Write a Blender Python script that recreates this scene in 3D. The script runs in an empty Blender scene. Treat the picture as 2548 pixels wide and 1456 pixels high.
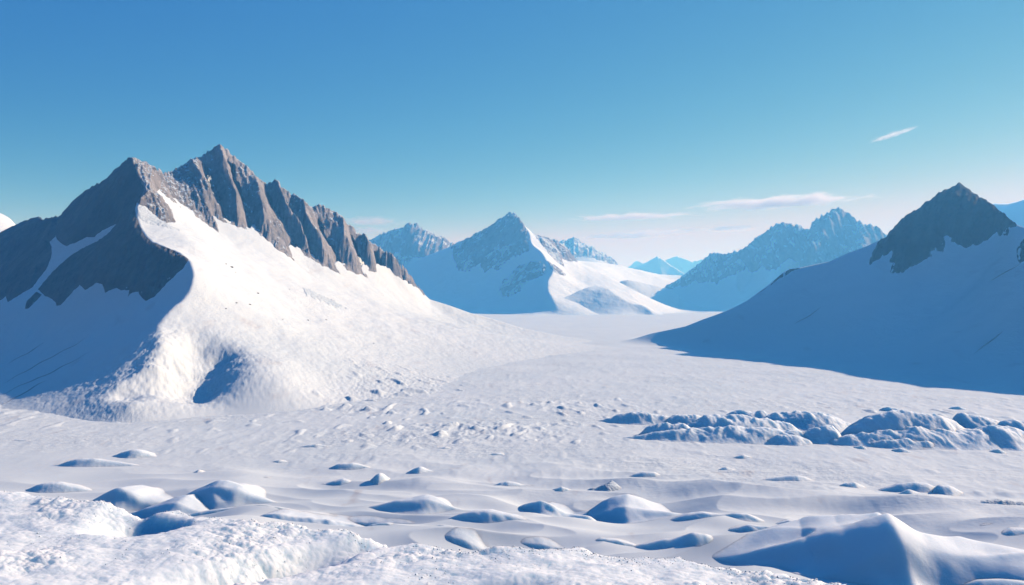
import bpy, math, random
import numpy as np

# ------------------------------------------------------------------ camera, sky, sun, exposure
SC = bpy.context.scene
COL = SC.collection
W0, H0 = 2548.0, 1456.0          # design pixels of the photograph
F = 2207.0                       # focal length in design pixels
CX, HY = 1274.0, 728.0           # principal point (level camera)
EYE = 16.0                       # camera height above the glacier plain
SUN_AZ, SUN_EL = math.radians(66.0), math.radians(26.0)   # azimuth from the view axis towards +X

cam_d = bpy.data.cameras.new('camera')
cam = bpy.data.objects.new('camera', cam_d)
COL.objects.link(cam)
cam.location = (0, 0, EYE)
cam.rotation_euler = (math.radians(90), 0, 0)
cam_d.sensor_width = 36.0
cam_d.lens = 36.0 * F / W0
cam_d.clip_start = 0.1
cam_d.clip_end = 40000
SC.camera = cam

world = bpy.data.worlds.new('World')
SC.world = world
world.use_nodes = True
wn, wl = world.node_tree.nodes, world.node_tree.links
wn.clear()
w_out = wn.new('ShaderNodeOutputWorld')
w_bg = wn.new('ShaderNodeBackground')
w_sky = wn.new('ShaderNodeTexSky')
w_sky.sky_type = 'NISHITA'
w_sky.sun_disc = False
w_sky.sun_elevation = SUN_EL
w_sky.sun_rotation = SUN_AZ
w_sky.altitude = 1200
w_sky.air_density = 1.0
w_sky.dust_density = 0.15
w_sky.ozone_density = 6.0
w_tc = wn.new('ShaderNodeTexCoord')
w_map = wn.new('ShaderNodeMapping')
w_map.inputs['Scale'].default_value = (1, 1, 3.4)
w_nrm = wn.new('ShaderNodeVectorMath'); w_nrm.operation = 'NORMALIZE'
wl.new(w_tc.outputs['Generated'], w_map.inputs['Vector'])
wl.new(w_map.outputs['Vector'], w_nrm.inputs[0])
wl.new(w_nrm.outputs['Vector'], w_sky.inputs['Vector'])
SKY_STRENGTH = 0.13
w_bg.inputs['Strength'].default_value = SKY_STRENGTH
w_sep = wn.new('ShaderNodeSeparateColor'); w_com = wn.new('ShaderNodeCombineColor')
wl.new(w_sky.outputs['Color'], w_sep.inputs[0])
# clear, dry mountain air: deeper and more saturated than the plain sky model
for ch, (k, g, top) in enumerate([(40.0, 2.6, 0.46), (1.72, 1.28, 0.39), (1.70, 1.1, 0.32)]):
    p = wn.new('ShaderNodeMath'); p.operation = 'POWER'; p.inputs[1].default_value = g
    q = wn.new('ShaderNodeMath'); q.operation = 'MULTIPLY'; q.inputs[1].default_value = k * SKY_STRENGTH ** (g - 1)
    m = wn.new('ShaderNodeMath'); m.operation = 'SMOOTH_MIN'; m.inputs[1].default_value = top / SKY_STRENGTH; m.inputs[2].default_value = 0.2 / SKY_STRENGTH
    wl.new(w_sep.outputs[ch], p.inputs[0]); wl.new(p.outputs[0], q.inputs[0]); wl.new(q.outputs[0], m.inputs[0])
    wl.new(m.outputs[0], w_com.inputs[ch])
wl.new(w_com.outputs[0], w_bg.inputs['Color'])
wl.new(w_bg.outputs['Background'], w_out.inputs['Surface'])

sun_d = bpy.data.lights.new('sun', 'SUN')
sun_d.energy = 4.7
sun_d.angle = math.radians(0.5)
sun_d.color = (1.0, 0.81, 0.70)
sun = bpy.data.objects.new('sun', sun_d)
COL.objects.link(sun)
SUN = np.array([math.sin(SUN_AZ) * math.cos(SUN_EL), math.cos(SUN_AZ) * math.cos(SUN_EL), math.sin(SUN_EL)])
from mathutils import Vector
sun.rotation_euler = Vector(SUN).to_track_quat('Z', 'Y').to_euler()
sun.location = (300, 100, 300)

SC.view_settings.view_transform = 'Standard'
SC.view_settings.look = 'None'
SC.view_settings.exposure = 0.55
SC.view_settings.gamma = 1.0
SC.cycles.max_bounces = 4
SC.cycles.diffuse_bounces = 0
SC.cycles.glossy_bounces = 1
SC.cycles.volume_bounces = 1
SC.cycles.use_denoising = True
SC.cycles.volume_step_rate = 1.0
SC.cycles.volume_max_steps = 256

# ------------------------------------------------------------------ noise and small maths
_rng = np.random.RandomState(7)
_perm = _rng.permutation(256)
_perm = np.concatenate([_perm, _perm, _perm])
_ang = _rng.rand(256) * 2 * np.pi
_gx, _gy = np.cos(_ang), np.sin(_ang)

def perlin(x, y, seed=0):
    x = np.asarray(x, dtype=np.float64) + seed * 17.31
    y = np.asarray(y, dtype=np.float64) - seed * 9.73
    xi, yi = np.floor(x).astype(np.int64), np.floor(y).astype(np.int64)
    xf, yf = x - xi, y - yi
    xi &= 255; yi &= 255
    u = xf * xf * xf * (xf * (xf * 6 - 15) + 10)
    v = yf * yf * yf * (yf * (yf * 6 - 15) + 10)
    def g(ix, iy, fx, fy):
        h = _perm[_perm[ix & 255] + (iy & 255)]
        return _gx[h] * fx + _gy[h] * fy
    a = g(xi, yi, xf, yf); b = g(xi + 1, yi, xf - 1, yf)
    c = g(xi, yi + 1, xf, yf - 1); d = g(xi + 1, yi + 1, xf - 1, yf - 1)
    return ((a + u * (b - a)) + v * ((c + u * (d - c)) - (a + u * (b - a)))) * 1.5

def fbm(x, y, octaves=4, seed=0, gain=0.5, lac=2.03):
    s, a, t = 0.0, 1.0, 0.0
    for k in range(octaves):
        s = s + a * perlin(x, y, seed + k * 3)
        t += a; a *= gain; x = x * lac; y = y * lac
    return s / t

def ridged(x, y, octaves=4, seed=0, gain=0.55, lac=2.1):
    s, a, t = 0.0, 1.0, 0.0
    for k in range(octaves):
        s = s + a * (1 - 2 * np.abs(perlin(x, y, seed + k * 5)))
        t += a; a *= gain; x = x * lac; y = y * lac
    return s / t

def sstep(a, b, x):
    t = np.clip((x - a) / (b - a), 0, 1)
    return t * t * (3 - 2 * t)

def smax(a, b, k):
    h = np.clip(0.5 + 0.5 * (a - b) / k, 0, 1)
    return b * (1 - h) + a * h + k * h * (1 - h)

def smin(a, b, k):
    return -smax(-a, -b, k)

def pt(px, py, Y):
    return ((px - CX) / F * Y, Y, EYE + (HY - py) / F * Y)

def rbf(points):
    """thin-plate surface z(x, y) through the given 3-D points"""
    P = np.array(points, dtype=np.float64)
    xy, z = P[:, :2], P[:, 2]
    c = xy.mean(0); s = max(np.ptp(xy[:, 0]), np.ptp(xy[:, 1]))
    q = (xy - c) / s
    n = len(q)
    def ker(r2):
        return 0.5 * r2 * np.log(r2 + 1e-12)
    D = ((q[:, None, :] - q[None, :, :]) ** 2).sum(-1)
    A = np.zeros((n + 3, n + 3))
    A[:n, :n] = ker(D) + np.eye(n) * 2e-4
    A[:n, n] = 1; A[:n, n + 1:] = q
    A[n, :n] = 1; A[n + 1:, :n] = q.T
    w = np.linalg.solve(A, np.concatenate([z, np.zeros(3)]))
    def f(x, y):
        x = (np.asarray(x) - c[0]) / s; y = (np.asarray(y) - c[1]) / s
        out = w[n] + w[n + 1] * x + w[n + 2] * y
        for i in range(n):
            out = out + w[i] * ker((x - q[i, 0]) ** 2 + (y - q[i, 1]) ** 2)
        return out
    return f

def signed_dist(px, py, poly):
    """distance to a closed outline, positive inside"""
    P = np.array(poly, dtype=np.float64)
    inside = np.zeros(px.shape, dtype=bool)
    d2 = np.full(px.shape, 1e18)
    for i in range(len(P)):
        x0, y0 = P[i]; x1, y1 = P[(i + 1) % len(P)]
        ex, ey = x1 - x0, y1 - y0
        t = np.clip(((px - x0) * ex + (py - y0) * ey) / (ex * ex + ey * ey + 1e-9), 0, 1)
        d2 = np.minimum(d2, (px - x0 - t * ex) ** 2 + (py - y0 - t * ey) ** 2)
        if y0 != y1:
            cond = ((y0 > py) != (y1 > py))
            inside ^= cond & (px < x0 + (py - y0) / (y1 - y0) * ex)
    return np.where(inside, 1, -1) * np.sqrt(d2)

# ------------------------------------------------------------------ objects
def tag(o, label=None, cat=None, group=None, kind=None):
    if label: o['label'] = label
    if cat: o['category'] = cat
    if group: o['group'] = group
    if kind: o['kind'] = kind
    return o

def empty(name, loc):
    o = bpy.data.objects.new(name, None)
    o.empty_display_size = 1.0
    o.location = loc
    COL.objects.link(o)
    return o

def mesh_obj(name, verts, faces, mat, parent=None, smooth=True, origin=None):
    """verts (n,3), faces (m,k): one mesh object"""
    verts = np.asarray(verts, dtype=np.float64)
    faces = np.asarray(faces, dtype=np.int64)
    if origin is None:
        origin = np.array(parent.location) if parent is not None else np.zeros(3)
    v = verts - np.asarray(origin)
    me = bpy.data.meshes.new(name)
    k = faces.shape[1]
    me.vertices.add(len(v)); me.vertices.foreach_set('co', v.astype(np.float32).ravel())
    me.loops.add(faces.size); me.loops.foreach_set('vertex_index', faces.astype(np.int32).ravel())
    me.polygons.add(len(faces))
    me.polygons.foreach_set('loop_start', np.arange(0, faces.size, k, dtype=np.int32))
    me.polygons.foreach_set('loop_total', np.full(len(faces), k, dtype=np.int32))
    me.polygons.foreach_set('use_smooth', np.full(len(faces), smooth, dtype=bool))
    me.update(calc_edges=True)
    me.materials.append(mat)
    o = bpy.data.objects.new(name, me)
    COL.objects.link(o)
    if parent is not None:
        o.parent = parent
    else:
        o.location = origin
    return o

def grid_faces(nr, nc, keep=None):
    i = np.arange(nr * nc).reshape(nr, nc)
    f = np.stack([i[:-1, :-1], i[:-1, 1:], i[1:, 1:], i[1:, :-1]], -1).reshape(-1, 4)
    if keep is not None:
        k = keep[:-1, :-1] | keep[:-1, 1:] | keep[1:, 1:] | keep[1:, :-1]
        f = f[k.ravel()]
    return f

def compact(v, f):
    used = np.zeros(len(v), dtype=bool); used[f.ravel()] = True
    idx = np.cumsum(used) - 1
    return v[used], idx[f]

def keep_largest(v, f):
    """drop islands so that a part stays in one piece"""
    n = len(v)
    lab = np.arange(n)
    e = np.concatenate([f[:, [0, 1]], f[:, [1, 2]], f[:, [2, 3]], f[:, [3, 0]]])
    while True:
        m = np.minimum(lab[e[:, 0]], lab[e[:, 1]])
        new = lab.copy()
        np.minimum.at(new, e[:, 0], m); np.minimum.at(new, e[:, 1], m)
        new = new[new]
        new = new[new]
        if (new == lab).all(): break
        lab = new
    fl = lab[f[:, 0]]
    vals, cnt = np.unique(fl, return_counts=True)
    return f[fl == vals[cnt.argmax()]]

# ------------------------------------------------------------------ materials
def nodes_of(name):
    m = bpy.data.materials.new(name); m.use_nodes = True
    nt = m.node_tree
    return m, nt.nodes, nt.links, nt.nodes['Principled BSDF']

def noise_node(N, L, vec, scale, detail=4, rough=0.55, stretch=None):
    if stretch is not None:
        mp = N.new('ShaderNodeMapping'); mp.inputs['Scale'].default_value = stretch
        L.new(vec, mp.inputs['Vector']); vec = mp.outputs['Vector']
    n = N.new('ShaderNodeTexNoise')
    n.inputs['Scale'].default_value = scale; n.inputs['Detail'].default_value = detail
    n.inputs['Roughness'].default_value = rough
    L.new(vec, n.inputs['Vector'])
    return n.outputs['Fac']

def ramp(N, L, fac, stops):
    r = N.new('ShaderNodeValToRGB')
    e = r.color_ramp.elements
    while len(e) < len(stops): e.new(0.5)
    for k, (p, c) in enumerate(stops):
        e[k].position = p; e[k].color = (*c, 1)
    L.new(fac, r.inputs['Fac'])
    return r.outputs['Color']

def bump(N, L, fac, dist, strength, prev=None):
    b = N.new('ShaderNodeBump')
    b.inputs['Distance'].default_value = dist; b.inputs['Strength'].default_value = strength
    L.new(fac, b.inputs['Height'])
    if prev is not None: L.new(prev, b.inputs['Normal'])
    return b.outputs['Normal']

SNOW = (0.67, 0.825, 0.90)
SNOW2 = (0.62, 0.78, 0.86)

def snow_material(name, bumps, tint_scale=0.05, dirt=0.0, dirt_scale=0.6, rough=0.75, sss=0.0, vary=0.0, tone=1.0, calm=False):
    m, N, L, B = nodes_of(name)
    tone3 = tone if isinstance(tone, tuple) else (tone, tone, tone)
    tc = N.new('ShaderNodeTexCoord'); vec = tc.outputs['Object']
    geo = N.new('ShaderNodeNewGeometry'); vec = geo.outputs['Position']
    col = ramp(N, L, noise_node(N, L, vec, tint_scale, 5), [(0.35, tuple(c * t for c, t in zip(SNOW2, tone3))), (0.65, tuple(c * t for c, t in zip(SNOW, tone3)))])
    if dirt > 0:
        fac = noise_node(N, L, vec, dirt_scale, 6, 0.65, (1, 0.35, 1))
        mask = ramp(N, L, fac, [(0.60, (0, 0, 0)), (0.74, (dirt, dirt, dirt))])
        mx = N.new('ShaderNodeMix'); mx.data_type = 'RGBA'
        L.new(mask, mx.inputs['Factor']); L.new(col, mx.inputs[6]); mx.inputs[7].default_value = (0.38, 0.36, 0.36, 1)
        col = mx.outputs[2]
    L.new(col, B.inputs['Base Color'])
    B.inputs['Roughness'].default_value = rough
    B.inputs['Specular IOR Level'].default_value = 0.25
    if sss > 0:
        B.inputs['Subsurface Weight'].default_value = 1.0
        B.inputs['Subsurface Radius'].default_value = (0.9, 0.95, 1.0)
        B.inputs['Subsurface Scale'].default_value = sss
    nrm = None
    for scale, dist, strength, stretch in bumps:
        nrm = bump(N, L, noise_node(N, L, vec, scale, 4, 0.6, stretch), dist, strength, nrm)
        if vary:
            mr = N.new('ShaderNodeMapRange'); mr.inputs['From Min'].default_value = 0.38; mr.inputs['From Max'].default_value = 0.62
            mr.inputs['To Min'].default_value = 0.12 * strength; mr.inputs['To Max'].default_value = min(1.0, 1.6 * strength)
            L.new(noise_node(N, L, vec, vary, 3, 0.5, (0.6, 1, 1)), mr.inputs['Value'])
            st = mr.outputs['Result']
            if calm:   # wind-packed drifts near the bank are smooth, the open plain is rough
                sp = N.new('ShaderNodeSeparateXYZ'); L.new(vec, sp.inputs[0])
                ma = N.new('ShaderNodeMath'); ma.operation = 'MULTIPLY_ADD'; ma.inputs[1].default_value = 0.3
                L.new(sp.outputs['X'], ma.inputs[0]); L.new(sp.outputs['Y'], ma.inputs[2])
                m2 = N.new('ShaderNodeMapRange'); m2.inputs['From Min'].default_value = 66; m2.inputs['From Max'].default_value = 84
                m2.inputs['To Min'].default_value = 0.08; m2.inputs['To Max'].default_value = 1.0
                L.new(ma.outputs[0], m2.inputs['Value'])
                mu = N.new('ShaderNodeMath'); mu.operation = 'MULTIPLY'
                L.new(st, mu.inputs[0]); L.new(m2.outputs['Result'], mu.inputs[1]); st = mu.outputs[0]
            L.new(st, nrm.node.inputs['Strength'])
    if nrm is not None: L.new(nrm, B.inputs['Normal'])
    return m

def rock_material(name, dark, light, scale, streak, bump_dist, bump_scale, snow=0.0, snow_scale=0.3):
    m, N, L, B = nodes_of(name)
    geo = N.new('ShaderNodeNewGeometry'); vec = geo.outputs['Position']
    f1 = noise_node(N, L, vec, scale, 8, 0.65, streak)
    f2 = noise_node(N, L, vec, scale * 5, 5, 0.7)
    mix = N.new('ShaderNodeMath'); mix.operation = 'MULTIPLY_ADD'
    L.new(f2, mix.inputs[0]); mix.inputs[1].default_value = 0.45
    sc = N.new('ShaderNodeMath'); sc.operation = 'MULTIPLY'; sc.inputs[1].default_value = 0.55
    L.new(f1, sc.inputs[0])
    f0 = noise_node(N, L, vec, scale * 0.22, 3, 0.5, streak)
    s0 = N.new('ShaderNodeMath'); s0.operation = 'MULTIPLY_ADD'; s0.inputs[1].default_value = 0.45; s0.inputs[2].default_value = -0.225
    L.new(f0, s0.inputs[0])
    s1 = N.new('ShaderNodeMath'); s1.operation = 'ADD'; L.new(sc.outputs[0], s1.inputs[0]); L.new(s0.outputs[0], s1.inputs[1])
    L.new(s1.outputs[0], mix.inputs[2])
    col = ramp(N, L, mix.outputs[0], [(0.34, dark), (0.5, tuple((a + b) / 2 for a, b in zip(dark, light))), (0.66, light)])
    if snow > 0:
        sx = N.new('ShaderNodeSeparateXYZ'); L.new(geo.outputs['Normal'], sx.inputs[0])
        f3 = noise_node(N, L, vec, snow_scale, 5, 0.62, (2.2, 2.2, 0.22))
        ad = N.new('ShaderNodeMath'); ad.operation = 'MULTIPLY_ADD'; ad.inputs[1].default_value = 0.45
        L.new(sx.outputs['Z'], ad.inputs[0]); L.new(f3, ad.inputs[2])
        mask = ramp(N, L, ad.outputs[0], [(0.93 - snow, (0, 0, 0)), (0.99 - snow, (1, 1, 1))])
        mx = N.new('ShaderNodeMix'); mx.data_type = 'RGBA'
        L.new(mask, mx.inputs['Factor']); L.new(col, mx.inputs[6]); mx.inputs[7].default_value = (*SNOW, 1)
        col = mx.outputs[2]
    L.new(col, B.inputs['Base Color'])
    B.inputs['Roughness'].default_value = 0.9
    B.inputs['Specular IOR Level'].default_value = 0.15
    n1 = bump(N, L, noise_node(N, L, vec, bump_scale, 8, 0.7, streak), bump_dist, 1.0)
    n1 = bump(N, L, noise_node(N, L, vec, bump_scale * 6, 4, 0.7), bump_dist * 0.22, 1.0, n1)
    L.new(n1, B.inputs['Normal'])
    return m

M_SLOPE = snow_material('packed_snow', [(0.5, 0.4, 0.3, (1, 0.5, 1)), (2.5, 0.15, 0.45, (1, 0.5, 1))], 0.03, 0.35, 0.25, vary=0.06, tone=(0.945, 0.915, 0.885))
M_PLAIN = snow_material('plain_snow', [(0.9, 0.3, 0.35, (0.5, 0.8, 1)), (4.0, 0.12, 0.6, (0.6, 1, 1)), (0.9, 0.25, 0.4, (0.12, 1, 1))], 0.05, 0.6, 0.35, vary=0.07, calm=True, tone=(0.965, 0.935, 0.905))
M_DRIFT = snow_material('drift_snow', [(0.8, 0.12, 0.4, None), (5.0, 0.03, 0.4, None)], 0.08, sss=0.6)
M_LUMP = snow_material('lumpy_snow', [(0.7, 0.3, 0.4, None), (3.0, 0.12, 0.5, None)], 0.08, sss=0.6)
M_GREY = snow_material('dirty_snow', [(1.5, 0.4, 0.8, None), (5.0, 0.12, 0.7, None)], 0.2, 0.9, 1.2, tone=0.8)
M_FAR = snow_material('far_snow', [(0.05, 3.0, 0.5, None), (0.25, 0.8, 0.5, None)], 0.008)
M_CRUST = snow_material('crusted_snow', [(7, 0.02, 0.3, None), (30, 0.006, 0.4, None)], 0.8, sss=0.12, tone=(1.12, 1.08, 1.03))
M_ICE = snow_material('ice_grain', [], 0.8, tone=1.08)
M_ROCK = rock_material('grey_rock', (0.17, 0.175, 0.178), (0.50, 0.51, 0.51), 0.16, (1.6, 1.6, 0.5), 1.1, 0.6, 0.06, 0.5)
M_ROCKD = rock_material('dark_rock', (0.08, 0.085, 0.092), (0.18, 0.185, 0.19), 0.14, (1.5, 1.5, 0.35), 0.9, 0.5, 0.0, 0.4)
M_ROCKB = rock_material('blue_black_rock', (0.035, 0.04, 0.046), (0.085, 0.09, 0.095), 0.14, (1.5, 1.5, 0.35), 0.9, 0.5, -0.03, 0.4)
M_ROCKF = rock_material('far_rock', (0.11, 0.118, 0.125), (0.31, 0.315, 0.32), 0.05, (1.6, 1.6, 0.4), 4.0, 0.12, 0.09, 0.05)
M_STONE = rock_material('stone', (0.10, 0.085, 0.075), (0.26, 0.23, 0.21), 1.2, (1, 1, 1), 0.1, 4.0)

# ------------------------------------------------------------------ the ground
def ground_z(x, y):
    d = np.sqrt(x * x + y * y)
    near = sstep(95, 60, d)
    z = 0.28 * fbm(x * 0.045, y * 0.06, 3, 11)
    z = z + near * (0.9 * perlin(x * 0.06 + y * 0.03, y * 0.10, 21) + 0.45 * perlin(x * 0.15 + y * 0.05, y * 0.2, 23))
    z = z + near * 1.0 * (ridged(x * 0.05 + 0.02 * y, y * 0.12, 2, 25) - 0.40)
    z = z + 2.0 * sstep(-40, -90, x) * np.exp(-((y - 112) / 9.0) ** 2) * 0.35       # low rise below the shaded slope
    return z * sstep(900, 300, d)

def build_ground():
    pxs = np.concatenate([np.linspace(-3600, -400, 50)[:-1], np.linspace(-400, 2950, 1500), np.linspace(2950, 6200, 50)[1:]])
    pys = np.concatenate([np.geomspace(9000, 1420, 40)[:-1], np.linspace(1420, 748, 700), [746, 744, 742, 740, 738, 736.5]])
    Ys = EYE * F / (pys - HY)
    Y, PX = np.meshgrid(Ys, pxs, indexing='ij')
    X = (PX - CX) / F * Y
    z = ground_z(X, Y)
    # rough, wind-scoured band in the middle distance and small lumps everywhere
    band = np.exp(-((Y - 112) / 15.0) ** 2) * (0.35 + 0.65 * sstep(-42, -25, X) * sstep(32, 8, X))
    fade = sstep(330, 150, Y) * (0.12 + 0.88 * sstep(66, 84, Y + 0.3 * X))
    tex = ridged(X * 0.33, Y * 0.17, 3, 31)
    patch = sstep(-0.15, 0.5, fbm(X * 0.03, Y * 0.05, 3, 41))
    z = z + (0.06 + 0.34 * band * patch) * fade * tex
    lumps = np.maximum(0, perlin(X * 0.55, Y * 0.28, 51) - 0.42)
    z = z + 1.5 * lumps * fade * (0.10 + band * (0.3 + patch))
    v = np.stack([X, Y, z], -1).reshape(-1, 3)
    o = mesh_obj('ground', v, grid_faces(*X.shape), M_PLAIN)
    tag(o, 'wide snow-covered glacier plain between the mountains, scoured by wind', 'snow field', None, 'structure')

build_ground()

# ------------------------------------------------------------------ mountains
def mountain(label, group, faces, skyline, ridge_Y, px_range, dpx, n_front, n_back, Y_near, back_len, snow_mat,
             rocks, blend=2.0, ground=-0.25, corr_len=20.0, noise=None, back_slope=0.9, smooth_k=0.3, sink=0.3,
             extra=None, name='mountain', jag=(0.0, 1.0), cat='mountain'):
    sk = np.array(skyline, dtype=np.float64); ry = np.array(ridge_Y, dtype=np.float64)
    pxs = np.arange(px_range[0], px_range[1] + 1e-6, dpx)
    pys = np.interp(pxs, sk[:, 0], sk[:, 1]); Yr = np.interp(pxs, ry[:, 0], ry[:, 1])
    if jag[0] > 0:
        jr = jag[2] if len(jag) > 2 else (-9999, 9999)
        jm = sstep(jr[0], jr[0] + 20, pxs) * sstep(jr[1], jr[1] - 30, pxs)
        pys = pys - jm * jag[0] * (2.2 * np.abs(fbm(pxs / jag[1], pxs * 0 + 3.3, 4, 77, 0.65)) - 0.4)
    zr = EYE + (HY - pys) / F * Yr
    s = np.concatenate([np.linspace(0, 1, n_front), 1 + np.linspace(0, 1, n_back + 1)[1:]])
    S, PX = np.meshgrid(s, pxs, indexing='ij')
    YR = np.broadcast_to(Yr, S.shape)
    Y = np.where(S <= 1, Y_near + (YR - Y_near) * np.clip(S, 0, 1), YR + (S - 1) ** 1.3 * back_len)
    X = (PX - CX) / F * Y
    fs = [rbf(f) for f in faces]
    def face(x, y):
        z = fs[0](x, y)
        for g in fs[1:]:
            z = smin(z, g(x, y), smooth_k) if smooth_k > 0 else np.minimum(z, g(x, y))
        return z
    z = face(X, Y)
    if noise is not None: z = z + noise(X, Y, z)
    if extra is not None: z = z + extra(X, Y, PX, HY - (z - EYE) / Y * F)
    at = z[n_front - 1]
    corr = (zr - sink - at)
    nw = max(5, int(70 / dpx)) | 1
    kw = np.hanning(nw + 2)[1:-1]; kw /= kw.sum()
    slow = np.convolve(np.pad(corr, nw // 2, mode='edge'), kw, 'valid')
    z = z + slow * np.exp(-np.clip((YR - Y) / corr_len, 0, 40)) + (corr - slow) * np.exp(-np.clip((YR - Y) / (corr_len * 0.18), 0, 40))
    zb = zr - sink - back_slope * (Y - YR) + 0.06 * back_len * fbm(X / back_len * 4, Y / back_len * 4, 3, 61) * sstep(0, 0.3, S - 1)
    z = np.where(S > 1, zb, z)
    z = smax(z, np.full_like(z, ground), blend)
    PY = HY - (z - EYE) / Y * F
    PYm = np.where(S > 1, pys - 2, PY)
    root = empty(name, (float(X[n_front - 1].mean()), float(Yr.mean()), 0.0))
    tag(root, label, cat, group, 'structure')
    zsnow = z.copy()
    parts = []
    for rk in rocks:
        sd = signed_dist(PX, PYm, rk['poly'])
        m = Y / F
        ns = rk.get('edge', 5.0)
        sc = rk.get('edge_scale', 9.0)
        sd = sd + ns * fbm(PX / sc, PYm / (sc * 1.6), 4, rk.get('seed', 5), 0.6) + rk.get('grow', 0)
        rel = rk['relief']
        ins = sstep(0, rk.get('soft', 10.0), sd)
        zz = z + np.clip(sd * m * rk.get('lip', 0.6), -1.5, rel)
        zz = zz + ins * rk['shape'](X, Y, z, PX, PYm)
        w0 = sstep(0, 8, sd[n_front - 1])
        grain = zz[n_front - 1] - z[n_front - 1]
        kg = np.ones(9) / 9.0
        grain = grain - np.convolve(np.pad(grain, 4, mode='edge'), kg, 'valid')
        zz = zz + (zr + 0.5 * grain - zz[n_front - 1]) * w0 * np.exp(-np.abs(YR - Y) / (rel * 2.2 + 0.8))
        zsnow = np.minimum(zsnow, z - sstep(8, 26, sd) * (2.2 * rel + 0.5))
        kp = (sd > -1.5) & (zz > z - 0.35 * max(1.0, rel * 0.5))
        fr = grid_faces(*X.shape, keep=kp)
        if not len(fr): continue
        parts.append((rk, zz, fr))
    mesh_obj('snow_slope', np.stack([X, Y, zsnow], -1).reshape(-1, 3), grid_faces(*X.shape), snow_mat, root)
    for rk, zz, fr in parts:
        vv, ff = compact(np.stack([X, Y, zz], -1).reshape(-1, 3), fr)
        ff = keep_largest(vv, ff)
        vv, ff = compact(vv, ff)
        o = mesh_obj(rk.get('name', 'rock_face'), vv, ff, rk['mat'], root)
        if rk.get('label'): o['label'] = rk['label']
    return root

# ---- the big mountain with two summits
SPUR = [(328, 391, 222), (337, 424, 216), (358, 455, 209), (364, 472, 205), (357, 489, 200), (341, 510, 195), (342, 543, 190), (359, 581, 183),
        (379, 601, 178), (434, 620, 171), (472, 644, 165), (481, 690, 158), (470, 735, 153), (418, 770, 146), (396, 808, 139),
        (400, 850, 132), (385, 900, 126), (345, 955, 118), (318, 1000, 113), (302, 1038, 110.3), (298, 1052, 109)]
SKY_A = [(-420, 640), (-200, 610), (0, 584), (20, 573), (41, 560.5), (61.5, 548.5), (72, 546), (84, 540), (96, 539), (103, 544), (109, 545), (116, 540), (126, 542), (147, 535),
         (154, 535), (171, 519.5), (191, 495.6), (212, 475), (232, 463), (249, 454), (266.6, 442.6), (280, 428), (294, 415), (306, 404), (318, 394.7),
         (328, 391), (345, 396), (359, 410), (379, 425.5), (400, 432), (415, 428), (431, 424), (454.6, 410), (475, 396.5), (489, 393),
         (512.7, 379), (527, 371), (540, 364), (554, 363), (564, 369), (581, 388), (594, 398), (608, 410), (620, 424), (629, 437.5), (632, 445), (637, 441), (646, 446), (650, 449), (655, 446), (661, 455), (668, 455),
         (674, 454.6), (684, 456), (692, 464), (700, 463), (707, 466), (715, 473), (724, 483), (732, 484), (741, 494), (749, 499), (762, 508), (774, 513), (781, 512), (788, 509), (795, 507.5), (801, 511), (806, 510),
         (813, 518), (821, 519), (827, 528), (834.6, 530), (842, 541), (852, 545), (860, 556), (870, 558), (879, 564), (885, 575), (899.6, 588), (910, 597), (920, 601.5), (935, 611), (951, 622), (970, 641), (988.5, 656),
         (1006, 677), (1022.6, 697), (1050, 724.6), (1069, 743), (1120, 759), (1170, 777), (1220, 790), (1300, 815), (1400, 835), (1500, 850), (1700, 862)]
RY_A = [(-420, 360), (0, 292), (154, 256), (250, 234), (328, 222), (400, 238), (475, 248), (554, 258), (700, 266), (800, 272), (920, 280), (1069, 290), (1220, 296), (1500, 292), (1700, 290)]
def on_ridge(sk, ry, xs):
    sk = np.array(sk); ry = np.array(ry)
    return [pt(x, float(np.interp(x, sk[:, 0], sk[:, 1])), float(np.interp(x, ry[:, 0], ry[:, 1]))) for x in xs]

face_right = [pt(*p) for p in SPUR] + on_ridge(SKY_A, RY_A, [345, 379, 400, 440, 475, 512, 554, 590, 629, 680, 732, 795, 852, 920, 988, 1050, 1120, 1220, 1320, 1420, 1500]) + [pt(*p) for p in [
    (390, 480, 212), (420, 540, 200), (450, 575, 194), (475, 610, 186), (505, 560, 222), (545, 575, 227), (590, 585, 231), (640, 602, 234), (690, 625, 237), (730, 645, 241), (790, 665, 247), (850, 682, 253),
    (910, 692, 263), (990, 712, 277), (500, 645, 180), (560, 650, 192), (640, 680, 202), (740, 710, 215), (600, 740, 167), (520, 760, 154), (700, 760, 186),
    (850, 772, 212), (1000, 786, 240), (1100, 800, 257), (1220, 828, 254), (1350, 850, 247), (500, 850, 139), (600, 860, 143), (750, 880, 151), (900, 890, 166), (1100, 890, 192), (1300, 880, 215),
    (600, 940, 130), (700, 980, 125.5), (480, 950, 125), (850, 978, 134)]] + [
    (-50, 118, -0.1), (-38, 117, -0.1), (-25, 124, -0.2), (-12, 133, -0.2), (0, 150, -0.2), (15, 180, -0.2), (25, 225, -0.2), (30, 270, -0.2), (50, 290, -0.3), (60, 240, -0.3), (30, 130, -0.3)]
face_left = [pt(*p) for p in SPUR] + on_ridge(SKY_A, RY_A, [-300, -100, 0, 60, 109, 154, 212, 266, 318]) + [
    (-330, 300, 0), (-260, 262, 0), (-205, 236, 0), (-150, 200, 0), (-112, 168, 0), (-90, 143, 0), (-72, 126, 0), (-60, 114, 0),
    (-300, 230, -1), (-200, 160, -1), (-120, 125, -1), (-75, 115, -0.6),
    pt(60, 740, 196), pt(150, 760, 183), pt(250, 740, 175), pt(330, 740, 163), pt(330, 820, 147), pt(200, 640, 208), pt(290, 560, 205), pt(100, 640, 226)]

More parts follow.
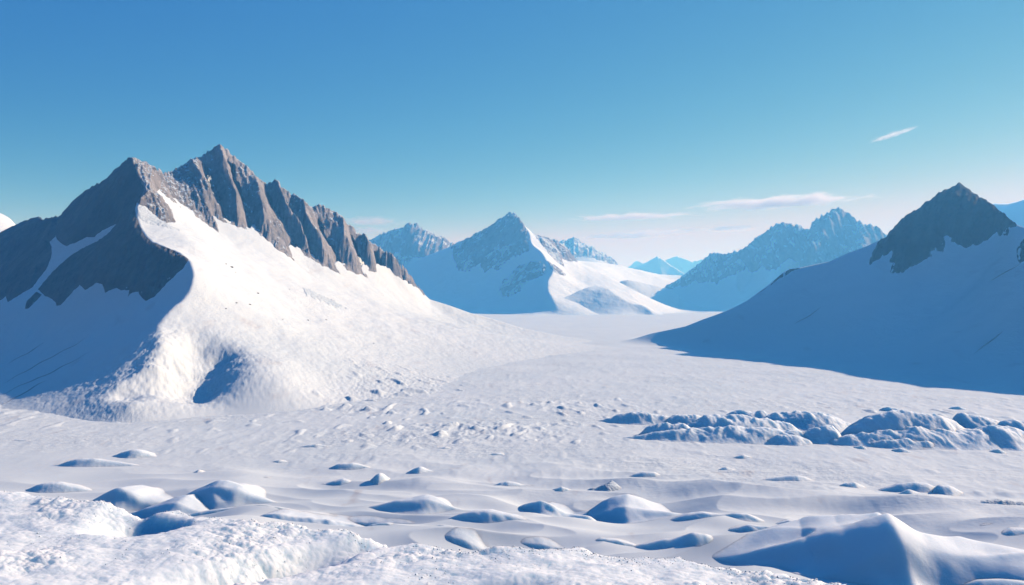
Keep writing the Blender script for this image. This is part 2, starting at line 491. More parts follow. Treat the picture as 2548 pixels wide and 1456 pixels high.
def hero_noise(x, y, z):
    up = sstep(1.0, 8.0, z)
    n = 0.55 * fbm(x * 0.09, y * 0.09, 3, 3) * up + 0.12 * fbm(x * 0.4, y * 0.2, 3, 8) * sstep(0, 3, z)
    n = n + 0.085 * fbm(x * 1.0 + 0.4 * y, y * 0.55, 4, 18, 0.6) * sstep(17, 7, z) * sstep(-0.3, 1.0, z)
    reg = sstep(-34, -22, x) * sstep(12, -4, x) * sstep(118, 124, y) * sstep(175, 150, y)
    n = n + reg * 0.95 * np.maximum(0, perlin(x * 0.42 + 0.2 * y, y * 0.26, 28) - 0.26)
    n = n + reg * 0.12 * fbm(x * 1.6, y * 0.9, 3, 29)
    return n

def hero_extra(x, y, px, py):
    # the sunk hollow near the foot of the lit slope, and the crumbly edge of the shade
    u = x + 46.0 + 0.16 * (y - 128) + 1.3 * fbm(x * 0.22, y * 0.25, 3, 38); w = y - 130.0
    d = -3.0 * np.exp(-(np.abs(u) / np.where(u < 0, 3.8, 4.4)) ** 2.2) * np.exp(-(w / 10.0) ** 4)
    d = d + 1.9 * np.exp(-((x + 36.0 + 0.16 * (y - 128)) / 6.5) ** 2 - ((y - 132.0) / 12.0) ** 2)
    d = d - 1.3 * sstep(-34, 30, x) * sstep(262, 225, y)
    near_spur = np.exp(-((x + 50.0) / 9.0) ** 2 - ((y - 128.0) / 14.0) ** 2)
    d = d + near_spur * (0.55 * fbm(x * 0.33, y * 0.3, 4, 39, 0.55) + 0.10 * ridged(x * 1.2, y * 0.8, 3, 40))
    return d

def lines_to_flute(lines, cx, cy):
    """lines: alternating valley / crest polylines; -1 in a valley, +1 on a crest"""
    xs = []
    for ln in lines:
        a = np.array(ln, dtype=np.float64)
        x = np.interp(cy, a[:, 1], a[:, 0])
        s0 = (a[1, 0] - a[0, 0]) / (a[1, 1] - a[0, 1]); s1 = (a[-1, 0] - a[-2, 0]) / (a[-1, 1] - a[-2, 1])
        x = np.where(cy < a[0, 1], a[0, 0] + s0 * (cy - a[0, 1]), x)
        x = np.where(cy > a[-1, 1], a[-1, 0] + s1 * (cy - a[-1, 1]), x)
        xs.append(x)
    out = np.zeros_like(cx)
    for i in range(len(xs) - 1):
        lo, hi = xs[i], xs[i + 1]
        t = np.clip((cx - lo) / np.maximum(hi - lo, 3.0), 0, 1)
        a, b = (-1, 1) if i % 2 == 0 else (1, -1)
        m = (cx >= lo) & (cx < hi)
        out = np.where(m, a + (b - a) * t, out)
    return out

FLUTES = [
    [(60, 360), (170, 540), (330, 700)], [(290, 260), (330, 420), (440, 600), (490, 760)],
    [(385, 255), (430, 430), (520, 600), (570, 700)], [(480, 200), (545, 400), (600, 560), (640, 740)],
    [(560, 230), (610, 380), (670, 520), (740, 770)], [(650, 250), (750, 430), (805, 640), (850, 860), (910, 980)],
    [(815, 390), (880, 560), (970, 710), (1060, 850), (1110, 960)], [(895, 425), (940, 560), (985, 690), (1070, 800), (1160, 950)],
    [(950, 450), (1010, 640), (1110, 790), (1190, 980)], [(1050, 510), (1110, 650), (1150, 820), (1240, 940), (1290, 1060)],
    [(1175, 590), (1250, 760), (1340, 890), (1395, 1040)], [(1330, 620), (1400, 800), (1420, 930), (1520, 1080)],
    [(1440, 720), (1490, 880), (1570, 1030)], [(1530, 790), (1580, 930), (1640, 1060)],
    [(1590, 850), (1660, 980), (1700, 1080)], [(1690, 910), (1800, 1070), (1850, 1150)],
    [(1780, 1000), (1880, 1150), (1950, 1220)], [(1900, 1120), (2000, 1240)]]

def hero_rock(x, y, z, px, py):
    cx, cy = (px - 373.2) / 0.3418, (py - 311.0) / 0.3418
    cx2 = cx + 14 * fbm(cx / 60, cy / 90, 3, 71)
    fl = lines_to_flute(FLUTES, cx2, cy)
    fl = np.sign(fl) * np.abs(fl) ** 0.85
    q = cx - 0.45 * cy
    st = fbm(q / 22, cy / 150, 4, 81)
    up = np.clip(0.25 + (q + 200) / 500, 0.25, 1.0)
    return 3.0 * fl * up + 0.8 * st + 0.55 * fbm(x * 0.35, y * 0.35 + z * 0.2, 5, 91, 0.65)

def shade_rock(x, y, z, px, py):
    q = px + 0.35 * py
    return 0.6 * fbm(q / 14, py / 120, 4, 101) + 0.55 * fbm(x * 0.2, y * 0.2 + z * 0.1, 5, 111, 0.6)

R_MAIN = [(318, 380), (330, 430), (356, 472), (346, 492), (338, 506), (350, 512), (362, 514), (395, 545), (412, 556), (437, 552), (424, 520), (405, 490), (391, 477), (396, 474), (415, 490), (440, 510), (470, 530), (500, 545), (520, 562),
          (543, 578), (541, 560), (530, 540), (560, 555), (600, 568), (625, 578), (633, 568), (640, 578), (680, 610), (700, 628), (731, 648), (724, 618), (745, 625), (775, 645), (800, 660), (846, 682), (840, 660), (857, 665),
          (880, 680), (915, 692), (905, 668), (925, 678), (945, 682), (940, 664), (965, 675), (1000, 705), (1069, 742), (1090, 740), (1060, 700), (900, 500), (700, 380), (560, 300), (400, 330)]
R_PEAKSIDE = [(338, 370), (345, 430), (362, 470), (355, 492), (340, 505), (336, 525), (342, 548), (358, 583), (380, 603), (430, 622), (470, 645), (455, 668), (420, 700), (385, 738), (362, 749), (347, 733), (345, 725), (330, 728), (318, 738), (322, 722), (300, 722), (290, 716), (275, 722), (262, 728), (254, 708), (238, 703),
              (226, 714), (212, 722), (205, 714), (198, 710), (185, 722), (165, 744), (152, 758), (140, 762), (138, 752), (125, 742), (113, 737), (94, 720), (108, 703), (135, 672), (170, 640), (205, 618), (243, 600), (268, 582), (289, 558), (270, 566), (250, 576),
              (235, 590), (215, 590), (190, 603), (165, 612), (150, 605), (139, 592), (138, 570), (143, 545), (150, 525), (210, 440), (300, 360)]
R_LEFTRIDGE = [(-600, 560), (147, 520), (142, 560), (138, 590), (122, 602), (130, 615), (127, 640), (118, 665), (100, 690), (80, 715), (55, 730), (20, 752), (14, 738), (0, 748), (-150, 790), (-600, 850)]
R_OUT1 = [(62, 769), (66, 750), (90, 726), (104, 733), (85, 755), (70, 768)]
R_SCREE = [(752, 716), (775, 722), (800, 735), (830, 748), (862, 768), (845, 768), (815, 756), (785, 745), (762, 734)]
R_BAND = [(341, 520), (352, 512), (385, 535), (422, 560), (455, 575), (420, 568), (385, 560), (362, 556), (345, 542)]

mountain('large twin-summit grey rock mountain with a sunlit snow apron and fluted crags', 'mountains round the glacier plain',
         [face_right, face_left], SKY_A, RY_A, (-420, 1700), 2.0, 430, 24, 104.0, 60.0, M_SLOPE,
         [dict(poly=R_MAIN, relief=2.8, shape=hero_rock, mat=M_ROCK, edge=7, edge_scale=12, soft=14, lip=0.9, label='fluted sunlit grey rock wall below the higher summit'),
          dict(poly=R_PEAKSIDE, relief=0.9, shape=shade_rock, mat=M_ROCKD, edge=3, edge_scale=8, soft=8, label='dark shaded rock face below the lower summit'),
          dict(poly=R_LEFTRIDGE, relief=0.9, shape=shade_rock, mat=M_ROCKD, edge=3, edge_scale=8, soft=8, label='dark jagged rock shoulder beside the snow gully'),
          dict(poly=R_BAND, relief=0.12, shape=lambda x, y, z, px, py: 0.1 * fbm(x * 0.8, y * 0.8, 4, 141), mat=M_GREY, edge=5, edge_scale=7, soft=6, name='scree', label='dusty grey scree streaks beside the ridge crest'),
          dict(poly=R_SCREE, relief=0.12, shape=lambda x, y, z, px, py: 0.15 * fbm(x * 0.8, y * 0.8, 4, 142), mat=M_GREY, edge=9, edge_scale=9, soft=6, name='scree', label='faint grey scree patch low on the lit slope'),
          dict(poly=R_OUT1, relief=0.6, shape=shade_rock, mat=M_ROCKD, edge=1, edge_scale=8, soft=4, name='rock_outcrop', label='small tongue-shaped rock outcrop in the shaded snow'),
          ],
         blend=2.0, ground=-1.7, corr_len=14.0, noise=hero_noise, extra=hero_extra, smooth_k=0.5, sink=0.25, jag=(5.0, 13.0, (-420, 1040)))

# ---- the dark rock mountain opposite, all in shade
SKY_R = [(1480, 868), (1557, 848), (1621, 828), (1706.6, 810), (1749, 793), (1792, 778), (1830, 762), (1860, 746), (1911.6, 707.7), (1954, 673.5), (2001, 662.8), (2065.5, 648.7),
         (2112.5, 626.5), (2151, 613.7), (2185, 598), (2198, 595), (2219, 571), (2240, 549), (2262, 530), (2280, 522), (2292, 515), (2305, 503), (2317.6, 494), (2333, 481), (2347.5, 473.5), (2358, 472), (2369, 468), (2388, 457.7),
         (2403, 466), (2415, 475), (2433, 485.5), (2454, 500), (2475.7, 511), (2493, 528), (2510, 543), (2527, 556), (2548, 564.5), (2620, 545), (2780, 470), (2900, 520), (3100, 640), (3400, 800), (3700, 900)]
RY_R = [(1480, 295), (1557, 292), (1621, 287), (1706, 275), (1800, 267), (1860, 266), (1954, 273), (2065, 260), (2198, 256), (2292, 267), (2388, 272), (2433, 254), (2475, 238), (2510, 223), (2548, 212), (2620, 207), (2780, 203), (2900, 176), (3100, 149), (3400, 132), (3700, 126)]
face_r = on_ridge(SKY_R, RY_R, [1557, 1650, 1749, 1860, 1954, 2065, 2151, 2219, 2292, 2347, 2388, 2433, 2475, 2548, 2620, 2700, 2780, 2900, 3100, 3400]) + [
    (42, 276, 0), (48, 262, 0), (56, 246, 0), (65, 232, 0.2), (74, 218, 0.4), (82, 202, 0.4), (86, 186, 0.4), (90, 166, 0.3), (95, 148, 0), (104, 132, 0),
    (35, 250, -0.8), (50, 215, -0.8), (65, 170, -0.8), (75, 135, -0.8), (30, 280, -0.8),
    pt(2000, 740, 252), pt(2150, 720, 240), pt(2300, 690, 238), pt(2430, 700, 218), pt(2548, 720, 194), pt(2300, 800, 216), pt(2480, 820, 190), pt(2650, 780, 178)]
def right_noise(x, y, z):
    return 0.5 * fbm(x * 0.05, y * 0.05, 3, 5) * sstep(0.5, 6, z)
def right_rock(x, y, z, px, py):
    q = px + 0.25 * py
    return 1.3 * fbm(q / 18, py / 110, 4, 121) + 1.1 * fbm(x * 0.25, y * 0.25 + z * 0.15, 5, 131, 0.65)
R_RIGHT = [(2164, 659), (2176, 650), (2189, 644), (2205, 636), (2219, 627), (2216, 640), (2211, 650), (2222, 656), (2216, 668), (2215, 679), (2232, 680), (2249, 678), (2266, 664), (2283, 656), (2300, 646), (2320, 638),
           (2314, 626), (2322, 622), (2330, 624), (2343, 629), (2350, 622), (2352, 612), (2349, 590), (2358, 586), (2367, 589), (2368, 600), (2378, 607), (2392, 612), (2403, 617), (2418, 610), (2433, 610), (2450, 600), (2463, 592),
           (2474, 583), (2482, 574), (2486, 586), (2500, 587), (2510, 580), (2518, 574), (2510, 568), (2531, 560), (2520, 548), (2490, 520), (2400, 400), (2300, 440), (2190, 590), (2165, 645)]
R_RIB = [(1915, 712), (1928, 696), (1945, 680), (1968, 664), (1992, 655), (1990, 668), (1972, 674), (1955, 686), (1938, 694)]
R_EDGE = [(2560, 580), (2548, 592), (2540, 604), (2531, 618), (2530, 640), (2536, 657), (2548, 650), (2600, 640), (2640, 560)]
mountain('dark rock peak rising from a smooth shaded snow slope across the plain', 'mountains round the glacier plain',
         [face_r], SKY_R, RY_R, (1480, 3700), 2.6, 300, 20, 122.0, 50.0, M_SLOPE,
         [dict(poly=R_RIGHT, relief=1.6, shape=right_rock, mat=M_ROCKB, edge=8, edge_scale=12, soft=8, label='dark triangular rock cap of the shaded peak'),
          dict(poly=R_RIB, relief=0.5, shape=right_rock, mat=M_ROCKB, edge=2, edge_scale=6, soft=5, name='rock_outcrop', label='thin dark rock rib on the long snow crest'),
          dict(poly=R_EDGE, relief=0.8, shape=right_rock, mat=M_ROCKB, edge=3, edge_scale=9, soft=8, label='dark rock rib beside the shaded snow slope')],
         blend=1.5, ground=-0.15, corr_len=12.0, noise=right_noise, sink=0.2, jag=(5.0, 15.0, (2190, 2535)))

# ---- far mountains
def far_rock(amp, sc, skew, seed):
    def f(x, y, z, px, py):
        q = px + skew * py
        return amp * (fbm(q / 9, py / 60, 4, seed) + 0.8 * fbm(x / sc, y / sc + z / sc, 5, seed + 9, 0.65))
    return f
def far_noise(amp, sc, seed):
    def f(x, y, z):
        return amp * fbm(x / sc, y / sc, 4, seed) * sstep(0.5, 12, z)
    return f

# pyramid peak
SPUR_C = [(1268, 527, 800), (1292, 548, 784), (1316, 576, 768), (1323, 606, 750), (1347, 628, 733), (1362, 650, 718), (1376, 672, 702), (1365, 700, 680), (1365, 723, 664), (1378, 750, 643), (1385, 784, 628)]
SKY_C = [(1000, 668), (1060, 636), (1129, 609), (1143, 601), (1156.5, 594.7), (1182, 583.7), (1200, 572), (1219, 561.7), (1236, 549), (1252, 538), (1268, 527.7), (1276, 531), (1281, 538), (1290, 543), (1303, 556), (1309, 563), (1317.7, 571),
         (1330, 584), (1343, 593), (1354, 589), (1366, 592), (1383.6, 598), (1392, 605), (1402, 609), (1411, 618), (1420, 627.6), (1428, 638), (1435, 649.6), (1470, 664), (1520, 690), (1570, 716), (1640, 752), (1700, 772), (1760, 778)]
RY_C = [(1000, 860), (1129, 832), (1219, 812), (1268, 800), (1343, 790), (1435, 790), (1520, 770), (1640, 735), (1760, 700)]
f_cl = [pt(*p) for p in SPUR_C] + on_ridge(SKY_C, RY_C, [1000, 1060, 1129, 1182, 1219, 1252]) + [
    (28, 615, 0), (0, 655, 1), (-22, 680, 1.5), (-45, 705, 2), (-75, 740, 3), (-105, 775, 3), (-140, 800, 3), (-60, 640, -2), (-120, 700, -2), (0, 600, -2), (-15, 730, 22), (5, 690, 17)]
f_cr = [pt(*p) for p in SPUR_C] + on_ridge(SKY_C, RY_C, [1281, 1303, 1343, 1384, 1435, 1520, 1640, 1700]) + [pt(1450, 700, 730), pt(1500, 712, 725), pt(1420, 690, 725), pt(1440, 740, 675), (60, 640, 1), (80, 650, 0), (120, 680, 0), (45, 628, 0)]
R_C1 = [(1120, 600), (1129, 645), (1140, 672), (1158, 678), (1175, 668), (1195, 655), (1205, 680), (1222, 668), (1240, 672), (1262, 648), (1280, 640), (1300, 632), (1318, 622), (1318, 600), (1312, 574), (1300, 552), (1275, 500), (1240, 520), (1100, 590)]
R_C2 = [(1243, 720), (1250, 700), (1272, 680), (1290, 662), (1325, 648), (1348, 650), (1360, 662), (1358, 680), (1338, 690), (1318, 698), (1305, 712), (1290, 728), (1268, 740), (1252, 738)]
R_C3 = [(1362, 650), (1370, 655), (1385, 662), (1398, 672), (1408, 684), (1398, 686), (1382, 680), (1370, 668)]
R_C4 = [(1320, 575), (1335, 592), (1355, 618), (1372, 638), (1390, 656), (1404, 664), (1400, 645), (1420, 650), (1437, 651), (1445, 640), (1400, 590), (1340, 560)]
mountain('steep pale blue pyramid peak with a sunlit edge beyond the plain', 'mountains round the glacier plain',
         [f_cl, f_cr], SKY_C, RY_C, (1000, 1760), 1.8, 260, 14, 590.0, 140.0, M_FAR,
         [dict(poly=R_C1, relief=2.0, shape=far_rock(4.2, 14, 0.7, 201), mat=M_ROCKF, edge=6, edge_scale=7, soft=8),
          dict(poly=R_C2, relief=1.5, shape=far_rock(2.0, 14, 0.7, 211), mat=M_ROCKF, edge=5, edge_scale=7, soft=6, name='rock_outcrop'),
          dict(poly=R_C3, relief=1.5, shape=far_rock(2.0, 14, 0.7, 221), mat=M_ROCKF, edge=3, edge_scale=7, soft=4, name='rock_outcrop'),
          dict(poly=R_C4, relief=2.0, shape=far_rock(2.6, 14, -0.6, 231), mat=M_ROCKF, edge=4, edge_scale=7, soft=6)],
         blend=5.0, ground=-1.0, corr_len=30.0, noise=far_noise(1.6, 40, 12), smooth_k=0.6, sink=0.5, jag=(4.0, 12.0, (1130, 1440)))

# jagged blue peak left of the pyramid
SKY_B = [(780, 690), (860, 640), (922, 600), (944, 583.7), (960, 579), (977, 576), (988, 571), (999, 569), (1008, 560), (1017, 556), (1026, 558), (1033, 554), (1039, 555.5), (1044, 564), (1050, 567), (1062, 576), (1070, 575), (1076, 580), (1088, 588), (1096, 587),
         (1109, 593), (1120, 603), (1135, 611), (1180, 640), (1260, 690)]
RY_B = [(780, 990), (922, 960), (1035, 920), (1129, 930), (1260, 940)]
f_b = on_ridge(SKY_B, RY_B, [780, 860, 922, 977, 1017, 1039, 1076, 1109, 1135, 1180, 1260]) + [
    pt(960, 690, 880), pt(1020, 670, 860), pt(1060, 660, 860), pt(1110, 650, 880), pt(1150, 690, 860), (-90, 760, 8), (-130, 780, 8), (-50, 760, 8), (-180, 820, 8), (-60, 700, 0), (-110, 700, 0), (-160, 740, 0), (-20, 720, 0)]
R_B1 = [(880, 640), (940, 690), (965, 700), (985, 690), (1010, 672), (1028, 640), (1045, 642), (1066, 640), (1050, 655), (1056, 664), (1075, 660), (1100, 655), (1120, 645), (1140, 640), (1150, 600), (1060, 520), (940, 540)]
mountain('jagged hazy blue rock peak behind the big mountain, beside the pyramid', 'mountains round the glacier plain',
         [f_b], SKY_B, RY_B, (780, 1260), 2.0, 150, 10, 690.0, 150.0, M_FAR,
         [dict(poly=R_B1, relief=2.5, shape=far_rock(4.0, 18, 0.3, 241), mat=M_ROCKF, edge=6, edge_scale=8, soft=8)],
         blend=6.0, ground=-1.0, corr_len=40.0, noise=far_noise(2.0, 50, 22), sink=0.5, jag=(5.0, 12.0))

# low domed snow hill below the pyramid
SKY_D = [(1330, 778), (1350, 765), (1378, 750), (1400, 742), (1420, 734), (1440, 724), (1457, 717), (1472, 713), (1486, 711), (1508, 712), (1535, 715), (1567, 721), (1603, 735.7), (1640, 752), (1680, 768.6), (1740, 776), (1800, 780)]
RY_D = [(1330, 640), (1378, 650), (1486, 680), (1600, 705), (1680, 725), (1800, 745)]
CREST_D = [(1486, 711, 680), (1515, 722, 668), (1545, 742, 658), (1575, 756, 652), (1603, 762, 650), (1622, 778, 640)]
f_dl = on_ridge(SKY_D, RY_D, [1330, 1378, 1420, 1457, 1486]) + [pt(*p) for p in CREST_D] + [(35, 632, 0), (45, 640, 0), (60, 636, 0), (80, 634, 0), (96, 640, 0), (20, 615, -2), (60, 610, -2), (100, 620, -2)]
f_dr = on_ridge(SKY_D, RY_D, [1508, 1567, 1603, 1640, 1680, 1740]) + [pt(*p) for p in CREST_D] + [(110, 660, 0), (130, 690, 0), (160, 720, -1), (115, 640, -2)]
mountain('low domed snow hill at the foot of the pyramid peak', 'snow hills', [f_dl, f_dr], SKY_D, RY_D, (1330, 1800), 1.8, 120, 12, 600.0, 80.0, M_FAR, [],
         blend=2.0, ground=-0.6, corr_len=14.0, noise=far_noise(0.7, 14, 32), smooth_k=0.5, sink=0.0, name='hill', cat='hill', back_slope=0.5)

# lit snow saddle running from the pyramid towards the far peaks
SKY_S = [(1280, 640), (1380, 640), (1435, 648), (1480, 652), (1530, 658), (1563, 666), (1600, 674), (1640, 682.6), (1702, 686), (1760, 700), (1860, 730)]
RY_S = [(1280, 900), (1435, 960), (1530, 1080), (1640, 1250), (1760, 1300), (1860, 1250)]
f_s = on_ridge(SKY_S, RY_S, [1280, 1380, 1435, 1480, 1530, 1600, 1640, 1702, 1760, 1860]) + [pt(1480, 690, 850), pt(1560, 705, 930), pt(1640, 715, 1020), pt(1700, 722, 1050), (90, 760, 4), (140, 800, 2), (190, 860, 1), (240, 900, 0), (100, 740, -2), (160, 760, -2), (250, 840, -2)]
mountain('long sunlit snow saddle sloping from the pyramid peak to the distant summits', 'snow hills', [f_s], SKY_S, RY_S, (1280, 1860), 2.4, 150, 10, 735.0, 200.0, M_FAR, [],
         blend=5.0, ground=-1.5, corr_len=40.0, noise=far_noise(4.5, 90, 42), sink=0.0, name='hill', cat='hill', back_slope=0.3)

SKY_E = [(1320, 660), (1360, 625), (1398, 605), (1410, 600), (1420, 594.7), (1431, 594.7), (1442, 605.7), (1458, 613), (1471.5, 622), (1488, 629), (1504, 638.6), (1518, 648), (1532, 659), (1560, 675)]
RY_E = [(1320, 1300), (1420, 1280), (1560, 1300)]
f_e = on_ridge(SKY_E, RY_E, [1320, 1360, 1398, 1425, 1442, 1471, 1504, 1532, 1560]) + [(60, 1120, 10), (100, 1120, 10), (150, 1150, 12), (60, 1060, 0), (140, 1060, 0), (190, 1160, 5)]
mountain('small hazy rock peak behind the lit snow saddle', 'mountains round the glacier plain', [f_e], SKY_E, RY_E, (1320, 1560), 2.2, 90, 8, 1050.0, 200.0, M_FAR,
         [dict(poly=[(1300, 640), (1400, 660), (1440, 640), (1470, 642), (1500, 650), (1530, 662), (1545, 660), (1430, 560)], relief=2.5, shape=far_rock(5.0, 25, 0.0, 251), mat=M_ROCKF, edge=5, edge_scale=8, soft=6)],
         blend=6.0, ground=-1.0, corr_len=40.0, noise=far_noise(2.0, 60, 52), sink=0.5)

# shaded snow knolls on the saddle
def knoll(label, sky, ry, near, base):
    pr = (sky[0][0], sky[-1][0])
    xs = np.linspace(pr[0], pr[1], 7)
    f = on_ridge(sky, ry, xs)
    mid = f[3]
    f += [(p[0] - 10, p[1] - base, -1.0 + 0 * p[2]) for p in f]
    mountain(label, 'snow hills', [f], sky, ry, pr, 2.2, 60, 8, near, 60.0, M_FAR, [], blend=2.0, ground=-1.0, corr_len=20.0, noise=far_noise(0.8, 18, 62), sink=0.0, name='hill', cat='hill', back_slope=0.35)
knoll('shaded blue snow knoll above the domed hill', [(1500, 735), (1530, 708), (1548, 699), (1563, 696.5), (1588, 701), (1620, 708), (1658, 717), (1690, 735)], [(1500, 800), (1690, 830)], 740.0, 34)

# blue peaks beyond the dark mountain
SKY_G = [(1560, 770), (1600, 748), (1621, 733), (1650, 716), (1681, 699), (1700, 684), (1715, 673.5), (1732, 660), (1749, 648), (1762, 637), (1775, 628.6), (1788, 629), (1800.5, 631), (1818, 628), (1834.7, 624), (1850, 618), (1864.6, 609), (1874, 598), (1881.7, 590), (1893, 583),
         (1907, 575), (1920, 564), (1933, 556), (1944, 556), (1954, 553), (1970, 560), (1984, 564.5), (2000, 571), (2012, 575), (2024, 564), (2035.6, 551.7), (2050, 543), (2065.5, 532.5), (2076, 526), (2086.8, 517.5), (2098, 523), (2108, 526), (2120, 537), (2134, 549.6), (2147, 553),
         (2159.5, 560), (2172, 560), (2181, 562), (2192, 572), (2202, 581.6), (2240, 620), (2330, 690), (2450, 760)]
RY_G = [(1560, 1010), (1621, 1000), (1749, 940), (1834, 905), (1954, 860), (2012, 862), (2087, 835), (2202, 800), (2450, 740)]
f_g = on_ridge(SKY_G, RY_G, [1560, 1600, 1650, 1700, 1749, 1775, 1834, 1881, 1933, 1954, 1984, 2012, 2050, 2087, 2134, 2181, 2240, 2330, 2450]) + [
    (140, 940, 0), (160, 900, 0.5), (180, 866, 1), (205, 815, 1), (230, 770, 2), (255, 740, 2), (290, 715, 2), (100, 900, -2), (140, 840, -2), (190, 750, -2), (260, 690, -2), (330, 690, 0),
    pt(1850, 690, 850), pt(1950, 680, 800), pt(2000, 640, 815), pt(2060, 650, 790), pt(1900, 640, 855), pt(1780, 700, 890)]
def polyd(px, py, pts):
    d2 = np.full(px.shape, 1e18)
    for (x0, y0), (x1, y1) in zip(pts[:-1], pts[1:]):
        ex, ey = x1 - x0, y1 - y0
        t = np.clip(((px - x0) * ex + (py - y0) * ey) / (ex * ex + ey * ey), 0, 1)
        d2 = np.minimum(d2, (px - x0 - t * ex) ** 2 + (py - y0 - t * ey) ** 2)
    return np.sqrt(d2)
def twin_extra(x, y, px, py):
    px = px + 6 * fbm(px / 25, py / 30, 3, 311)
    z = -18 * np.exp(-(polyd(px, py, [(2012, 575), (1998, 620), (1975, 668)]) / 20) ** 2)
    z = z + 15 * np.exp(-(polyd(px, py, [(2087, 518), (2062, 585), (2020, 660)]) / 24) ** 2)
    z = z + 11 * np.exp(-(polyd(px, py, [(1954, 553), (1930, 620), (1895, 690)]) / 22) ** 2)
    z = z + 5 * np.exp(-(polyd(px, py, [(1864, 609), (1845, 650), (1800, 705)]) / 18) ** 2)
    z = z - 11 * np.exp(-(polyd(px, py, [(1890, 600), (1880, 650), (1850, 700)]) / 14) ** 2)
    z = z + 7 * np.exp(-(polyd(px, py, [(2159, 560), (2150, 620), (2130, 680)]) / 20) ** 2)
    return z
R_G1 = [(1640, 728), (1690, 712), (1705, 712), (1730, 698), (1748, 706), (1765, 700), (1785, 708), (1800, 692), (1830, 684), (1850, 672), (1858, 664), (1868, 680), (1885, 676), (1895, 662), (1915, 672), (1935, 668), (1960, 645), (1985, 650), (2000, 700), (2060, 690), (2110, 660), (2150, 640), (2200, 620), (2250, 600), (2100, 450), (1950, 500), (1750, 600), (1640, 710)]
mountain('pair of hazy blue rock peaks standing behind the dark rock peak', 'mountains round the glacier plain', [f_g], SKY_G, RY_G, (1560, 2450), 2.0, 170, 10, 690.0, 160.0, M_FAR,
         [dict(poly=R_G1, relief=2.5, shape=far_rock(4.5, 22, -0.35, 261), mat=M_ROCKF, edge=9, edge_scale=10, soft=12)],
         blend=5.0, ground=-1.0, corr_len=40.0, extra=twin_extra, noise=far_noise(2.4, 50, 72), sink=0.5, jag=(5.0, 13.0))

# the most distant peaks
def small_peak(label, sky, Y, near, dip, rocks=True, sd=0):
    pr = (sky[0][0], sky[-1][0])
    ry = [(pr[0], Y * 1.03), (pr[1], Y * 0.97)]
    f = on_ridge(sky, ry, np.linspace(pr[0], pr[1], 9))
    k = int(np.argmax([p[2] for p in f])); h = f[k][2]
    spur = [f[k], (f[k][0] + 0.05 * h, f[k][1] - 0.5 * h, 0.55 * h), (f[k][0] + 0.15 * h, f[k][1] - 1.3 * h, 0.0)]
    fl = f[:k] + spur + [(p[0] - 0.6 * h, p[1] - 0.8 * h, -3.0) for p in f[:k + 1:2]]
    fr = f[k + 1:] + spur + [(p[0] + 0.6 * h, p[1] - 0.9 * h, -3.0) for p in f[k::2]]
    mountain(label, 'mountains round the glacier plain', [fl, fr], sky, ry, pr, 1.8, 80, 6, near, 300.0, M_FAR, [], blend=8.0, ground=-3.0, corr_len=60.0, noise=far_noise(6.0, 90, 82 + sd), sink=0.0, back_slope=0.6, jag=(3.0, 14.0))
small_peak('tiny pale peak at the far end of the valley', [(1540, 690), (1578, 665), (1603, 655), (1618, 647), (1634.5, 638), (1651, 646), (1670, 660), (1688, 672), (1730, 695)], 1750.0, 1550.0, 1.3, sd=1)
small_peak('faint pale ridge behind the tiny far peak', [(1600, 690), (1640, 662), (1658, 646), (1670, 641), (1684, 638), (1706, 644), (1724, 651.5), (1748, 646), (1790, 665), (1840, 690)], 2150.0, 1950.0, 1.3, sd=2)
small_peak('faintest pale snow spike beside the tiny far peak', [(1550, 690), (1563, 664), (1575, 656), (1585, 648), (1600, 655), (1620, 668), (1640, 690)], 2300.0, 2100.0, 1.3, sd=3)

# partly seen slopes at both edges
SKY_L = [(-500, 380), (-300, 420), (-100, 490), (0, 530), (12, 536), (24, 543), (41, 561), (80, 585), (160, 640)]
RY_L = [(-500, 560), (0, 620), (160, 650)]
f_l = on_ridge(SKY_L, RY_L, [-500, -300, -100, 0, 41, 80, 160]) + [(-300, 420, 0), (-420, 450, 0), (-220, 480, 0), (-240, 540, 30), (-330, 530, 40)]
mountain('distant snow ridge seen past the jagged rock shoulder', 'mountains round the glacier plain', [f_l], SKY_L, RY_L, (-500, 160), 3.0, 90, 8, 430.0, 150.0, M_FAR, [], blend=6.0, ground=-1.0, corr_len=30.0, noise=far_noise(3.0, 40, 92), sink=0.0)
SKY_K = [(2300, 600), (2400, 535), (2440, 515), (2475, 506), (2510, 506.5), (2530, 502), (2548, 496), (2700, 462), (2900, 420), (3100, 470), (3400, 620)]
RY_K = [(2300, 760), (2548, 680), (2900, 560), (3400, 480)]
f_k = on_ridge(SKY_K, RY_K, [2300, 2400, 2475, 2548, 2700, 2900, 3100, 3400]) + [(250, 620, 0), (290, 560, 0), (330, 500, 0), (380, 440, 0), (330, 600, 30)]
mountain('smooth pale snow mountain behind the dark rock peak', 'mountains round the glacier plain', [f_k], SKY_K, RY_K, (2300, 3400), 4.0, 90, 8, 430.0, 150.0, M_FAR, [], blend=6.0, ground=-1.0, corr_len=30.0, noise=far_noise(3.0, 60, 97), sink=0.0)

